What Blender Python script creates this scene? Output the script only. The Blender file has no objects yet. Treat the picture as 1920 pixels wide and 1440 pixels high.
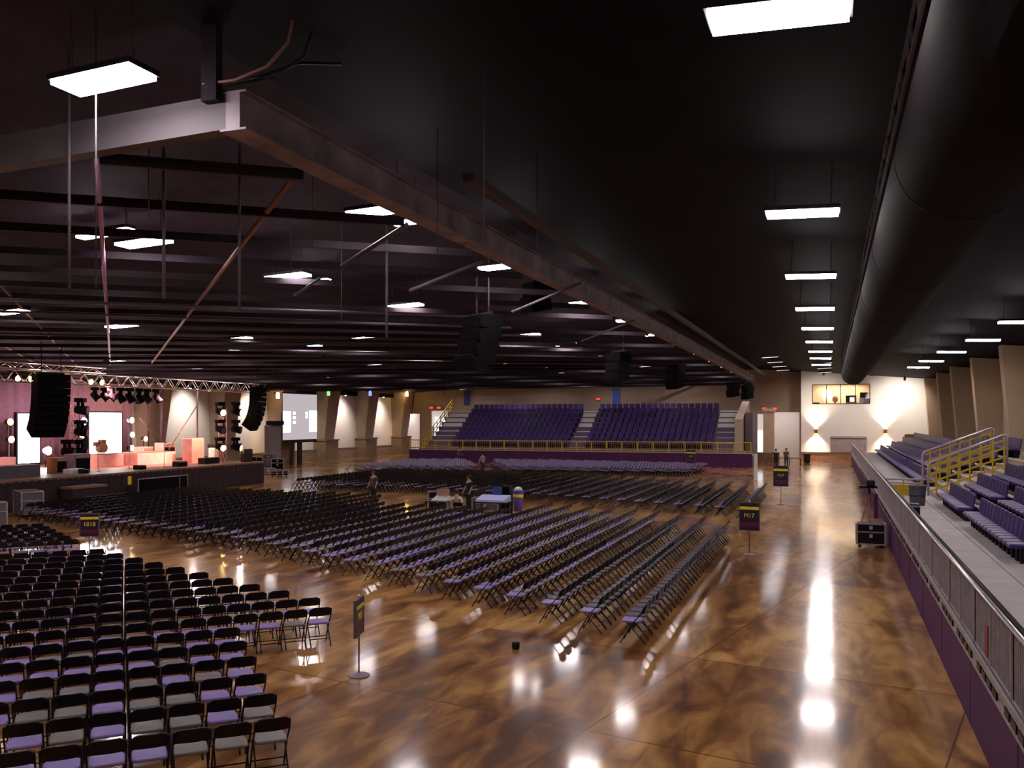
import bpy, bmesh, math, random
from mathutils import Vector, Matrix
random.seed(7)
PI = math.pi
sc = bpy.context.scene
COL = sc.collection
H = 4.5                      # camera height, m
F = 1700.0                   # focal length in pixels of the 1920 px frame
VH = 784.0                   # horizon row
TH = math.radians(19.35)     # camera heading, left of +Y
CS, SN = math.cos(TH), math.sin(TH)

# ---------------------------------------------------------------- measuring helpers
def ray(u, v):
    a = (u - 960.0) / F
    return Vector((a * CS - SN, a * SN + CS, -(v - VH) / F))
def pz(u, v, z):
    d = ray(u, v); t = (z - H) / d.z
    return Vector((d.x * t, d.y * t, z))
def px(u, v, X):
    d = ray(u, v); t = X / d.x
    return Vector((X, d.y * t, H + d.z * t))
def py(u, v, Y):
    d = ray(u, v); t = Y / d.y
    return Vector((d.x * t, Y, H + d.z * t))
def pd(u, v, zc):
    d = ray(u, v)
    return Vector((d.x * zc, d.y * zc, H + d.z * zc))
def proj(p):
    xc = p[0] * CS + p[1] * SN; zc = -p[0] * SN + p[1] * CS
    if zc < .1: return (-9999, -9999, zc)
    return (960 + F * xc / zc, VH - F * (p[2] - H) / zc, zc)

# ---------------------------------------------------------------- materials
MATS = {}
def mat(name, col, rough=.6, metal=0.0, noise=0.0, nscale=4.0, bump=0.0, bscale=30.0, spec=.5, coat=0.0):
    if name in MATS: return MATS[name]
    m = bpy.data.materials.new(name); m.use_nodes = True
    nt = m.node_tree; b = nt.nodes['Principled BSDF']
    b.inputs['Base Color'].default_value = (*col, 1); b.inputs['Roughness'].default_value = rough
    b.inputs['Metallic'].default_value = metal; b.inputs['Specular IOR Level'].default_value = spec
    b.inputs['Coat Weight'].default_value = coat
    tc = nt.nodes.new('ShaderNodeTexCoord')
    if noise == 0: noise = .12
    n = nt.nodes.new('ShaderNodeTexNoise'); n.inputs['Scale'].default_value = nscale; n.inputs['Detail'].default_value = 4
    nt.links.new(tc.outputs['Object'], n.inputs['Vector'])
    r = nt.nodes.new('ShaderNodeValToRGB')
    lo = [max(0, c * (1 - noise)) for c in col]; hi = [min(1, c * (1 + noise)) for c in col]
    r.color_ramp.elements[0].position = .3; r.color_ramp.elements[1].position = .7
    r.color_ramp.elements[0].color = (*lo, 1); r.color_ramp.elements[1].color = (*hi, 1)
    nt.links.new(n.outputs['Fac'], r.inputs['Fac']); nt.links.new(r.outputs['Color'], b.inputs['Base Color'])
    if bump:
        n2 = nt.nodes.new('ShaderNodeTexNoise'); n2.inputs['Scale'].default_value = bscale
        nt.links.new(tc.outputs['Object'], n2.inputs['Vector'])
        bp = nt.nodes.new('ShaderNodeBump'); bp.inputs['Strength'].default_value = bump; bp.inputs['Distance'].default_value = .02
        nt.links.new(n2.outputs['Fac'], bp.inputs['Height']); nt.links.new(bp.outputs['Normal'], b.inputs['Normal'])
    MATS[name] = m
    return m
def emit(name, col, strength):
    if name in MATS: return MATS[name]
    m = bpy.data.materials.new(name); m.use_nodes = True
    nt = m.node_tree; nt.nodes.clear()
    e = nt.nodes.new('ShaderNodeEmission'); o = nt.nodes.new('ShaderNodeOutputMaterial')
    e.inputs['Color'].default_value = (*col, 1); e.inputs['Strength'].default_value = strength
    nt.links.new(e.outputs[0], o.inputs[0]); MATS[name] = m
    return m

def floor_mat():
    m = bpy.data.materials.new('stained_concrete'); m.use_nodes = True
    nt = m.node_tree; N = nt.nodes; L = nt.links; b = N['Principled BSDF']
    tc = N.new('ShaderNodeTexCoord')
    def noise(scale, detail, dist=0, sx=1, sy=1, rot=0):
        mp = N.new('ShaderNodeMapping'); mp.inputs['Scale'].default_value = (sx, sy, 1); mp.inputs['Rotation'].default_value = (0, 0, rot)
        L.new(tc.outputs['Object'], mp.inputs['Vector'])
        n = N.new('ShaderNodeTexNoise'); n.inputs['Scale'].default_value = scale; n.inputs['Detail'].default_value = detail
        n.inputs['Distortion'].default_value = dist
        L.new(mp.outputs[0], n.inputs['Vector']); return n
    n1 = noise(.42, 8, .6, 1, .45, .5); n2 = noise(2.0, 8, .9, 1, .32, -.4); n3 = noise(.12, 2)
    def mathn(op, a, bb):
        x = N.new('ShaderNodeMath'); x.operation = op
        for i, s in enumerate((a, bb)):
            if isinstance(s, (int, float)): x.inputs[i].default_value = s
            else: L.new(s, x.inputs[i])
        return x.outputs[0]
    s = mathn('ADD', mathn('MULTIPLY', n1.outputs['Fac'], .5), mathn('MULTIPLY', n2.outputs['Fac'], .5))
    s = mathn('ADD', s, mathn('MULTIPLY', n3.outputs['Fac'], .2))
    # slabs: each pour slightly its own tone, thin saw-cut joints between them
    mp = N.new('ShaderNodeMapping'); mp.inputs['Rotation'].default_value = (0, 0, math.radians(12)); mp.inputs['Location'].default_value = (1.3, 2.1, 0)
    L.new(tc.outputs['Object'], mp.inputs['Vector'])
    br = N.new('ShaderNodeTexBrick'); br.offset = 0
    br.inputs['Scale'].default_value = 1; br.inputs['Brick Width'].default_value = 4.6; br.inputs['Row Height'].default_value = 4.6
    br.inputs['Mortar Size'].default_value = .018; br.inputs['Mortar Smooth'].default_value = .3
    br.inputs['Color1'].default_value = (.4, .4, .4, 1); br.inputs['Color2'].default_value = (.6, .6, .6, 1); br.inputs['Mortar'].default_value = (.15, .15, .15, 1)
    L.new(mp.outputs[0], br.inputs['Vector'])
    s = mathn('ADD', s, mathn('MULTIPLY', mathn('SUBTRACT', br.outputs['Color'], .5), .5))
    r = N.new('ShaderNodeValToRGB'); cr = r.color_ramp
    cr.elements[0].position = .46; cr.elements[0].color = (.095, .034, .011, 1)
    cr.elements[1].position = .74; cr.elements[1].color = (.68, .38, .13, 1)
    e = cr.elements.new(.56); e.color = (.25, .10, .027, 1)
    e = cr.elements.new(.64); e.color = (.46, .225, .066, 1)
    L.new(s, r.inputs['Fac']); L.new(r.outputs['Color'], b.inputs['Base Color'])
    rr = N.new('ShaderNodeMapRange'); rr.inputs['From Min'].default_value = .3; rr.inputs['From Max'].default_value = .7
    rr.inputs['To Min'].default_value = .275; rr.inputs['To Max'].default_value = .30
    L.new(n2.outputs['Fac'], rr.inputs['Value']); L.new(rr.outputs[0], b.inputs['Roughness'])
    b.inputs['Specular IOR Level'].default_value = .08
    b.inputs['Coat Weight'].default_value = .8; b.inputs['Coat Roughness'].default_value = .10; b.inputs['Coat IOR'].default_value = 1.5
    return m
def stone_mat(name, c1, c2, w, h):
    m = bpy.data.materials.new(name); m.use_nodes = True
    nt = m.node_tree; N = nt.nodes; L = nt.links; b = N['Principled BSDF']
    tc = N.new('ShaderNodeTexCoord'); mp = N.new('ShaderNodeMapping'); mp.inputs['Rotation'].default_value = (PI / 2, 0, PI / 2)
    sep = N.new('ShaderNodeSeparateXYZ'); cmb = N.new('ShaderNodeCombineXYZ'); ad = N.new('ShaderNodeMath')
    L.new(tc.outputs['Object'], sep.inputs[0]); L.new(sep.outputs['X'], ad.inputs[0]); L.new(sep.outputs['Y'], ad.inputs[1])
    L.new(ad.outputs[0], cmb.inputs['X']); L.new(sep.outputs['Z'], cmb.inputs['Y'])
    br = N.new('ShaderNodeTexBrick'); br.inputs['Scale'].default_value = 1
    br.inputs['Brick Width'].default_value = w; br.inputs['Row Height'].default_value = h; br.inputs['Mortar Size'].default_value = .012
    br.inputs['Color1'].default_value = (*c1, 1); br.inputs['Color2'].default_value = (*c2, 1)
    br.inputs['Mortar'].default_value = (*[c * .6 for c in c1], 1)
    L.new(cmb.outputs[0], br.inputs['Vector']); L.new(br.outputs['Color'], b.inputs['Base Color']); b.inputs['Roughness'].default_value = .85
    return m

M_floor = floor_mat()
M_ceil = mat('roof_liner', (.0065, .0045, .0085), .7, noise=.25, nscale=.6, bump=.15, bscale=3, spec=.04)
M_purlin = mat('purlin_paint', (.026, .019, .026), .7, spec=.15)
M_beam = mat('beam_wrap_lit_mottle', (.24, .195, .235), .6, noise=.45, nscale=1.6, bump=.3, bscale=6)  # mottled tone stands in for lamp shading on the beam
M_rod = mat('rod_steel', (.11, .085, .11), .6, spec=.3)
M_brace = mat('brace_primer', (.26, .13, .10), .5)
M_bracep = mat('brace_lilac', (.50, .25, .42), .45)
M_duct = mat('duct_fabric', (.008, .0055, .007), .8, noise=.15, nscale=.5, spec=.07)
M_beige = mat('beige_paint', (.40, .30, .225), .85, noise=.06, nscale=.5)
M_pil = mat('pilaster_paint', (.52, .385, .26), .85, noise=.08, nscale=.8)
M_white = mat('white_paint', (.80, .73, .68), .8, noise=.04, nscale=.4)
M_stone = stone_mat('split_stone', (.26, .17, .115), (.33, .23, .16), .4, .2)
M_brown = mat('wood_wainscot', (.26, .135, .075), .5, noise=.2, nscale=2)
M_purple = mat('purple_paint', (.080, .018, .088), .6, noise=.12, nscale=.7, spec=.2)
M_lilac = mat('lilac_vinyl', (.22, .148, .43), .42, noise=.06, nscale=8)
M_gseat = mat('grey_vinyl', (.155, .13, .135), .42, noise=.06, nscale=8)
M_black = mat('black_metal', (.007, .005, .008), .4, spec=.25)
M_blackp = mat('black_plastic', (.006, .0035, .009), .4, bump=.08, bscale=60, spec=.2)
M_plum = mat('plum_vinyl', (.036, .022, .062), .45, noise=.08, nscale=8)
M_backl = mat('lilac_back', (.20, .15, .30), .45)
M_cab = mat('speaker_black', (.003, .0025, .004), .8, bump=.2, bscale=40, spec=.08)
M_cabp = mat('speaker_grille', (.006, .0045, .008), .8, bump=.3, bscale=40, spec=.1)
M_seatp = mat('seat_purple', (.050, .024, .135), .45, noise=.1, nscale=6, spec=.3)
M_deck = mat('deck_concrete', (.40, .35, .36), .65, noise=.12, nscale=1.5)
M_riser = mat('riser_dark', (.12, .095, .115), .7)
M_steel = mat('galvanised', (.42, .37, .40), .4, .55, noise=.15, nscale=5)
M_steeld = mat('steel_dark', (.035, .03, .035), .4, .3)
M_alu = mat('aluminium', (.78, .74, .74), .28, .85)
M_yellow = mat('yellow_paint', (.50, .33, .015), .5, noise=.1)
M_yellowt = mat('yellow_print', (.85, .62, .02), .5)
M_lavrail = mat('rail_lavender', (.46, .38, .46), .35, .4)
M_sign = mat('sign_navy', (.016, .010, .030), .4)
M_magenta = mat('sign_magenta', (.10, .006, .045), .45)
M_red = mat('red_print', (.22, .05, .05), .5)
M_cloth = mat('black_drape', (.032, .014, .020), .9, bump=.4, bscale=3)
M_backdrop = mat('backdrop_cloth', (.15, .09, .115), .9, bump=.3, bscale=2)
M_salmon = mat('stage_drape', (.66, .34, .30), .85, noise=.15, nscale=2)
M_stagetop = mat('stage_deck_ply', (.22, .12, .085), .5, noise=.2, nscale=1)
M_wood = mat('amp_wood', (.22, .11, .05), .6)
M_greyc = mat('amp_grey', (.28, .22, .27), .7)
M_skin = mat('skin', (.50, .27, .18), .6, noise=.05)
M_hair = mat('dark_hair', (.012, .008, .006), .6)
M_shirtw = mat('white_cotton', (.82, .78, .78), .8)
M_shirtk = mat('black_cotton', (.012, .012, .018), .85)
M_shirtb = mat('brown_cotton', (.10, .055, .04), .85)
M_denim = mat('denim', (.03, .035, .06), .85)
M_shoe = mat('shoe_leather', (.01, .008, .008), .5)
M_blueb = mat('blue_banner', (.035, .05, .22), .6)
M_bluecan = mat('blue_plastic', (.10, .09, .52), .4)
M_whitep = mat('white_plastic', (.75, .72, .75), .4)
M_console = mat('console_top', (.55, .54, .78), .35)
M_bin = mat('bin_grey', (.10, .09, .13), .5)
M_tan = mat('tan_reel', (.45, .24, .15), .6)
M_shutter = mat('shutter_grey', (.42, .34, .35), .5)
E_lamp = emit('lamp_tubes', (1, .90, .895), 62)
E_screen = emit('led_wall', (.93, .93, 1), 14)
E_orange = emit('lamp_orange', (1, .36, .06), 26)
E_amber = emit('lamp_amber', (1, .62, .18), 30)
E_whitel = emit('lamp_white', (1, .95, .9), 90)
E_red = emit('exit_red', (1, .06, .04), 1.6)
E_green = emit('lamp_green', (.3, 1, .2), 1.5)
E_blue = emit('lamp_blue', (.2, .25, 1), 2)
E_proj = emit('projection', (.84, .74, .80), .62)
E_cons = emit('console_glow', (.62, .6, 1), .45)

# ---------------------------------------------------------------- mesh builder
class MB:
    def __init__(s): s.v = []; s.f = []; s.mi = []; s.cur = 0; s.mats = []; s.smooth = set()
    def m(s, material):
        if material not in s.mats: s.mats.append(material)
        s.cur = s.mats.index(material); return s
    def face(s, idx, smooth=False):
        if smooth: s.smooth.add(len(s.f))
        s.f.append(idx); s.mi.append(s.cur)
    def add(s, vs, fs, smooth=False):
        o = len(s.v); s.v.extend([tuple(v) for v in vs])
        for f in fs: s.face([i + o for i in f], smooth)
        return s
    def hexa(s, p):   # 8 points: bottom 4 ccw, top 4 ccw
        return s.add(p, [(3, 2, 1, 0), (4, 5, 6, 7), (0, 1, 5, 4), (1, 2, 6, 5), (2, 3, 7, 6), (3, 0, 4, 7)])
    def box(s, x0, x1, y0, y1, z0, z1):
        return s.hexa([(x0, y0, z0), (x1, y0, z0), (x1, y1, z0), (x0, y1, z0), (x0, y0, z1), (x1, y0, z1), (x1, y1, z1), (x0, y1, z1)])
    def cbox(s, c, sx, sy, sz, rot=None):
        P = [Vector((a * sx / 2, b * sy / 2, d * sz / 2)) for d in (-1, 1) for a, b in ((-1, -1), (1, -1), (1, 1), (-1, 1))]
        R = rot.to_matrix() if hasattr(rot, 'to_matrix') else (rot or Matrix.Identity(3))
        return s.hexa([R @ p + Vector(c) for p in P])
    def bbox(s, x0, x1, y0, y1, z0, z1, b=.01):   # box with chamfered vertical and top edges
        prof = [(0, z0, 0), (0, z1 - b, 0), (1, z1, b)]
        rings = []
        for _, z, ins in prof:
            xa, xb, ya, yb = x0 + ins, x1 - ins, y0 + ins, y1 - ins
            rings.append([(xa + b, ya, z), (xb - b, ya, z), (xb, ya + b, z), (xb, yb - b, z), (xb - b, yb, z), (xa + b, yb, z), (xa, yb - b, z), (xa, ya + b, z)])
        return s.loft(rings, True)
    def loft(s, rings, caps=True, smooth=False):
        n = len(rings[0]); o = len(s.v)
        for r in rings: s.v.extend([tuple(p) for p in r])
        for k in range(len(rings) - 1):
            for i in range(n):
                j = (i + 1) % n
                s.face([o + k * n + i, o + k * n + j, o + (k + 1) * n + j, o + (k + 1) * n + i], smooth)
        if caps:
            s.face([o + i for i in range(n)][::-1]); s.face([o + (len(rings) - 1) * n + i for i in range(n)])
        return s
    def tube(s, pts, r, n=8, caps=True):
        pts = [Vector(p) for p in pts]; rings = []; prev = None
        for i, p in enumerate(pts):
            if i == 0: d = pts[1] - p
            elif i == len(pts) - 1: d = p - pts[i - 1]
            else: d = (pts[i + 1] - p).normalized() + (p - pts[i - 1]).normalized()
            d.normalize()
            if prev is None:
                up = Vector((0, 0, 1)) if abs(d.z) < .9 else Vector((0, 1, 0))
                a = d.cross(up).normalized()
            else:
                a = (prev - d * prev.dot(d)).normalized()
            prev = a; b = d.cross(a)
            rr = r[i] if isinstance(r, (list, tuple)) else r
            rings.append([p + (a * math.cos(t) + b * math.sin(t)) * rr for t in [2 * PI * k / n for k in range(n)]])
        return s.loft(rings, caps, n > 4)
    def bar(s, a, b, w, h):   # square bar from a to b, w across, h vertical
        a = Vector(a); b = Vector(b); d = (b - a).normalized()
        side = d.cross(Vector((0, 0, 1)))
        side = side.normalized() if side.length > 1e-4 else Vector((1, 0, 0))
        up = side.cross(d).normalized()
        c = [(-1, -1), (1, -1), (1, 1), (-1, 1)]
        r0 = [a + side * (x * w / 2) + up * (y * h / 2) for x, y in c]; r1 = [b + side * (x * w / 2) + up * (y * h / 2) for x, y in c]
        return s.loft([r0, r1])
    def lathe(s, c, prof, n=20, smooth=True):
        rings = [[(c[0] + r * math.cos(2 * PI * k / n), c[1] + r * math.sin(2 * PI * k / n), c[2] + z) for k in range(n)] for r, z in prof]
        return s.loft(rings, True, smooth)
    def ball(s, c, rx, ry=None, rz=None, n=12, m=8):
        ry = ry or rx; rz = rz or rx
        rings = []
        for j in range(m + 1):
            t = -PI / 2 + PI * (j + .02) / (m + .04)
            rings.append([(c[0] + rx * math.cos(t) * math.cos(2 * PI * k / n), c[1] + ry * math.cos(t) * math.sin(2 * PI * k / n), c[2] + rz * math.sin(t)) for k in range(n)])
        return s.loft(rings, True, True)
    def mesh(s, name):
        me = bpy.data.meshes.new(name); me.from_pydata(s.v, [], s.f)
        for m in s.mats: me.materials.append(m)
        if s.mats: me.polygons.foreach_set('material_index', s.mi)
        if s.smooth: me.polygons.foreach_set('use_smooth', [i in s.smooth for i in range(len(s.f))])
        me.update(); return me
    def build(s, name, material=None, parent=None, label=None, loc=None):
        if material is not None and not s.mats: s.mats = [material]
        o = bpy.data.objects.new(name, s.mesh(name)); COL.objects.link(o)
        if parent: o.parent = parent
        if loc: o.location = loc
        if label: o['label'] = label
        return o

def tag(o, label, cat, group=None, kind=None):
    o['label'] = label; o['category'] = cat
    if group: o['group'] = group
    if kind: o['kind'] = kind
    return o
def thing(name, label, cat, loc=(0, 0, 0), rz=0, group=None):
    o = bpy.data.objects.new(name, None); COL.objects.link(o)
    o.location = loc; o.rotation_euler = (0, 0, rz); o.empty_display_size = .2
    return tag(o, label, cat, group)
def struct(o, label=None):
    o['kind'] = 'structure'
    if label: o['label'] = label
    return o
CH = {}
def kids(o):
    k = o.name
    if k not in CH: CH[k] = [c for c in COL.objects if c.parent == o]
    return CH[k]
def dup(o, loc=None, rz=None, label=None, group=None, parent=None):
    c = o.copy(); COL.objects.link(c)
    if parent: c.parent = parent
    for ch in kids(o): dup(ch, parent=c)
    if loc is not None: c.location = loc
    if rz is not None: c.rotation_euler = (c.rotation_euler[0], c.rotation_euler[1], rz)
    if label: c['label'] = label
    if group: c['group'] = group
    return c
_ones = ['', 'first', 'second', 'third', 'fourth', 'fifth', 'sixth', 'seventh', 'eighth', 'ninth', 'tenth', 'eleventh', 'twelfth', 'thirteenth', 'fourteenth', 'fifteenth', 'sixteenth', 'seventeenth', 'eighteenth', 'nineteenth']
_tens = {2: ('twenty', 'twentieth'), 3: ('thirty', 'thirtieth'), 4: ('forty', 'fortieth')}
def nth(n):
    if n < 20: return _ones[n]
    t, u = divmod(n, 10)
    return _tens[t][1] if u == 0 else _tens[t][0] + '-' + _ones[u]

# ================================================================= the hall
XL, XR = -51.4, 10.6          # side walls
YN, YE = -6.0, 104.0          # near and far end
YW = 101.5                    # white projecting end wall
XRIDGE = -8.6
def roof_z(x):
    return 10.0 - (x - XRIDGE) * .083 if x > XRIDGE else 10.0 - (XRIDGE - x) * .0555

struct(MB().box(XL - .3, XR + .3, YN - .3, YE + 6, -.3, 0).build('floor', M_floor))
M_ceil_lit = mat('roof_liner_stage_lit', (.048, .034, .050), .8, noise=.25, nscale=.6, spec=.05)  # left slope: purple-grey glow from the stage is put into its colour
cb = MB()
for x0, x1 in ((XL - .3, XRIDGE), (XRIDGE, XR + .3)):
    cb.m(M_ceil_lit if x0 < -20 else M_ceil)
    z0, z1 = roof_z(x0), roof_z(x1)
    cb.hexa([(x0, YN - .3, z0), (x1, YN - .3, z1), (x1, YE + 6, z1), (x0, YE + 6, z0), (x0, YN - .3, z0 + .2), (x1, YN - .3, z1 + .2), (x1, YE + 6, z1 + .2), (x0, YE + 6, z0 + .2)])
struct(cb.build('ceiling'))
struct(MB().box(XL - .3, XL, YN, YE + 6, 0, roof_z(XL)).build('wall_left', M_white))
struct(MB().box(XR, XR + .3, YN, YE, 0, roof_z(XR)).build('wall_right', M_pil))
struct(MB().box(XL, XR, YN - .3, YN, 0, 9.6).build('wall_near', M_cloth))

# far end wall with four openings into the bright foyer
def opening(u0, u1, vt, vb):
    a = py(u0, vt, YE); b = py(u1, vb, YE)
    return (a.x, b.x, max(0, b.z), a.z)
ops = [opening(757.5, 787, 776, 846), opening(808, 841, 770, 846), opening(1396, 1431, 776, 846), opening(1450, 1499, 773, 846)]
ops = [(a, b, 0.0, t) for a, b, _, t in ops]
ops[0] = (XL + .05, ops[0][1], 0, ops[0][3])
wb = MB(); xs = XL
for a, b, z0, z1 in ops:
    wb.box(xs, a, YE, YE + .3, 0, 8.0)
    wb.box(a, b, YE, YE + .3, z1, 8.0); xs = b
wb.box(xs, XR, YE, YE + .3, 0, 8.0)
wb.box(XL, XR, YE, YE + .3, 8.0, 9.9)
struct(wb.build('wall_far', M_beige))
struct(MB().box(XL, XR, YE + 5.7, YE + 6, 0, 8).build('wall_foyer', M_white))
# foyer lamps that light it
for k, (a, b, _, t) in enumerate(ops):
    cx = (a + b) / 2
    t_ = thing('foyer_ceiling_light', ['foyer ceiling light inside the opening nearest the left wall', 'foyer ceiling light inside the opening left of the far stand', 'foyer ceiling light inside the narrow opening right of the far stand', 'foyer ceiling light inside the wide opening beside the white wall'][k], 'ceiling light', (cx, YE + 2.8, 6.2), 0, 'foyer ceiling lights')
    MB().box(-.7, .7, -.3, .3, 0, .1).build('housing', M_steeld, t_)
    MB().box(-.65, .65, -.26, .26, -.02, 0).build('diffuser', E_lamp, t_)
    MB().tube([(0, 0, .1), (0, 0, 3.0)], .02, 6).build('hanger', M_steeld, t_)
# glazed foyer doors glimpsed through the openings (right side)
for n, (u0, u1, vt) in enumerate(((1396.5, 1406, 808), (1417, 1430, 807), (816, 823, 782), (829, 838, 784))):
    a = py(u0, vt, YE + 5.6); b = py(u1, vt, YE + 5.6)
    d = MB().box(a.x, b.x, YE + 5.5, YE + 5.65, 0, a.z).build('door_%d' % (n + 1), emit('daylit_glass', (.9, .92, 1), 1.8)); struct(d)
    MB().tube([(a.x + .2, YE + 5.45, 1.0), (a.x + .2, YE + 5.45, 1.3)], .03, 6).build('handle', M_steeld, d)

# white projecting wall at the end of the right aisle
wa = py(1502, 848, YW); wbx = 9.6
x0w = wa.x
wy = YW
w0 = py(1523, 722, YW); w1 = py(1631, 756, YW)     # control-room window
mbw = MB()
mbw.box(x0w, w0.x, wy, wy + .35, 0, roof_z(x0w)).box(w1.x, wbx + 1, wy, wy + .35, 0, 8.9)
mbw.box(w0.x, w1.x, wy, wy + .35, 0, w1.z).box(w0.x, w1.x, wy, wy + .35, w0.z, 9.4)
mbw.box(x0w, x0w + .3, wy + .35, YE, 0, roof_z(x0w))
struct(mbw.build('wall_white', M_white))
struct(MB().box(x0w - .05, wbx, wy - .1, wy - .003, 0, .82).build('trim_1', M_brown))
struct(MB().box(x0w - .05, wbx, wy - .14, wy - .003, .82, .9).build('trim_2', M_wood))
# window: frame, mullions, glass, lit room behind
wf = MB(); zt, zb = w0.z, w1.z
wf.box(w0.x, w1.x, wy - .04, wy + .1, zb - .08, zb).box(w0.x, w1.x, wy - .04, wy + .1, zt, zt + .08)
for k in range(5):
    x = w0.x + (w1.x - w0.x) * k / 4
    wf.box(x - .04, x + .04, wy - .02, wy + .1, zb, zt)
win = struct(wf.build('window_1', M_steeld))
gm = bpy.data.materials.new('clear_glass'); gm.use_nodes = True
gnt = gm.node_tree; gnt.nodes.clear()
_g = gnt.nodes.new('ShaderNodeBsdfGlossy'); _t = gnt.nodes.new('ShaderNodeBsdfTransparent'); _m = gnt.nodes.new('ShaderNodeMixShader'); _o = gnt.nodes.new('ShaderNodeOutputMaterial')
_g.inputs['Roughness'].default_value = .03; _m.inputs[0].default_value = .025
gnt.links.new(_t.outputs[0], _m.inputs[1]); gnt.links.new(_g.outputs[0], _m.inputs[2]); gnt.links.new(_m.outputs[0], _o.inputs[0])
MB().box(w0.x, w1.x, wy + .03, wy + .045, zb, zt).build('pane', gm, win)
M_warm = mat('warm_wall', (.80, .60, .42), .8)
cr_ = MB().box(w0.x - .5, w1.x + .5, wy + 2.3, wy + 2.4, zb - .6, 9.3).box(w0.x - .5, w1.x + .5, wy + .4, wy + 2.3, zb - .7, zb - .6)
struct(cr_.build('trim_control_room', M_warm))
cl = thing('control_room_light', 'ceiling light inside the warm window high on the white wall', 'ceiling light', ((w0.x + w1.x) / 2, wy + 1.3, zt + .1))
MB().box(-2.4, 2.4, -.2, .2, 0, .08).build('housing', M_steeld, cl)
MB().box(-2.3, 2.3, -.16, .16, -.02, 0).build('diffuser', emit('warm_tube', (1, .78, .52), 42), cl)
def pxw(u, v): return py(u, v, YW + 1.0)
for u, wd, ht, nm, lb, cat in ((1566, .45, .75, 'stage_spotlight', 'dark rounded lamp head behind the control room window, left of centre', 'lamp'),):
    p = pxw(u, 756, )
    t_ = thing(nm, lb, cat, (p.x, p.y, zb - .6))
    MB().tube([(0, 0, 0), (0, 0, .75)], .06, 8).build('stand', M_black, t_)
    MB().ball((0, 0, 1.05), .3, .3, .36).build('head', M_wood, t_)
p = pxw(1596, 756)
t_ = thing('equipment_rack', 'dark equipment rack with white screen behind the control room window', 'rack', (p.x, p.y, zb - .6))
MB().box(-.55, .55, -.2, .25, 0, .7).build('desk', M_wood, t_); MB().box(-.55, .5, -.05, .2, .7, 1.45).build('cabinet', M_black, t_)
MB().box(-.15, .32, -.09, -.05, .78, 1.25).build('screen', emit('monitor_white', (1, .9, .8), 1.5), t_)
p = pxw(1621, 756)
t_ = thing('amplifier_rack', 'grey rack of gear at the right edge of the control room window', 'rack', (p.x, p.y, zb - .6))
MB().box(-.5, .5, -.2, .3, 0, 1.2).build('cabinet', M_greyc, t_); MB().box(-.45, .5, -.22, .2, 1.2, 1.75).build('head_unit', M_black, t_)
p = pxw(1531, 756)
tag(MB().box(p.x - .35, p.x + .3, YW + .7, YW + 1.3, zb - .6, zb + .12).build('dark_cabinet', M_black), 'low dark cabinet at the left edge of the control room window', 'cabinet')
# grey roll-up counter shutter
a = py(1558, 821, YW); b = py(1623, 850, YW)
sh = thing('counter_shutter', 'closed grey roll-up shutter between the two wall lights', 'shutter', ((a.x + b.x) / 2, YW, 0))
hw = (b.x - a.x) / 2
s_ = MB()
for k in range(14):
    z = .92 + (a.z - .92) * k / 14
    s_.box(-hw, hw, -.06, 0, z, z + (a.z - .92) / 14 - .015)
s_.box(-hw, hw, -.03, 0, .92, a.z)
s_.build('curtain', M_shutter, sh)
MB().box(-hw - .08, -hw, -.1, 0, .9, a.z).box(hw, hw + .08, -.1, 0, .9, a.z).box(-hw - .08, hw + .08, -.16, 0, a.z, a.z + .18).build('frame', M_shutter, sh)
# two up-down sconces
def light(kind, name, loc, energy, col=(1, 1, 1), target=None, size=.2, spot=60, blend=.6, parent=None):
    l = bpy.data.lights.new(name, kind); l.energy = energy; l.color = col
    if kind == 'SPOT': l.spot_size = math.radians(spot); l.spot_blend = blend; l.shadow_soft_size = size
    elif kind == 'POINT': l.shadow_soft_size = size
    elif kind == 'AREA': l.size = size
    o = bpy.data.objects.new(name, l); COL.objects.link(o); o.location = loc
    if target is not None:
        o.rotation_euler = (Vector(target) - Vector(loc)).to_track_quat('-Z', 'Y').to_euler()
    return o
for u, lb in ((1530, 'small brown up-and-down wall light left of the grey shutter'), (1660, 'small brown up-and-down wall light right of the grey shutter')):
    c = py(u, 808.5, YW)
    t_ = thing('wall_sconce', lb, 'wall light', (c.x, YW, c.z), 0, 'up-down wall lights')
    MB().box(-.16, .16, -.3, -.04, -.22, .22).build('body', M_wood, t_)
    MB().box(-.05, .05, -.05, 0, -.1, .1).build('bracket', M_steeld, t_)
    MB().box(-.12, .12, -.26, -.08, .22, .225).build('lens', E_amber, t_); MB().box(-.12, .12, -.26, -.08, -.225, -.22).build('lens', E_amber, t_)
    for sg in (1, -1):
        light('SPOT', 'sconce_beam', (c.x, YW - .4, c.z + .3 * sg), 900, (1, .86, .66), (c.x, YW - .02, c.z + 1.6 * sg), .05, 105, .9)
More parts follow.
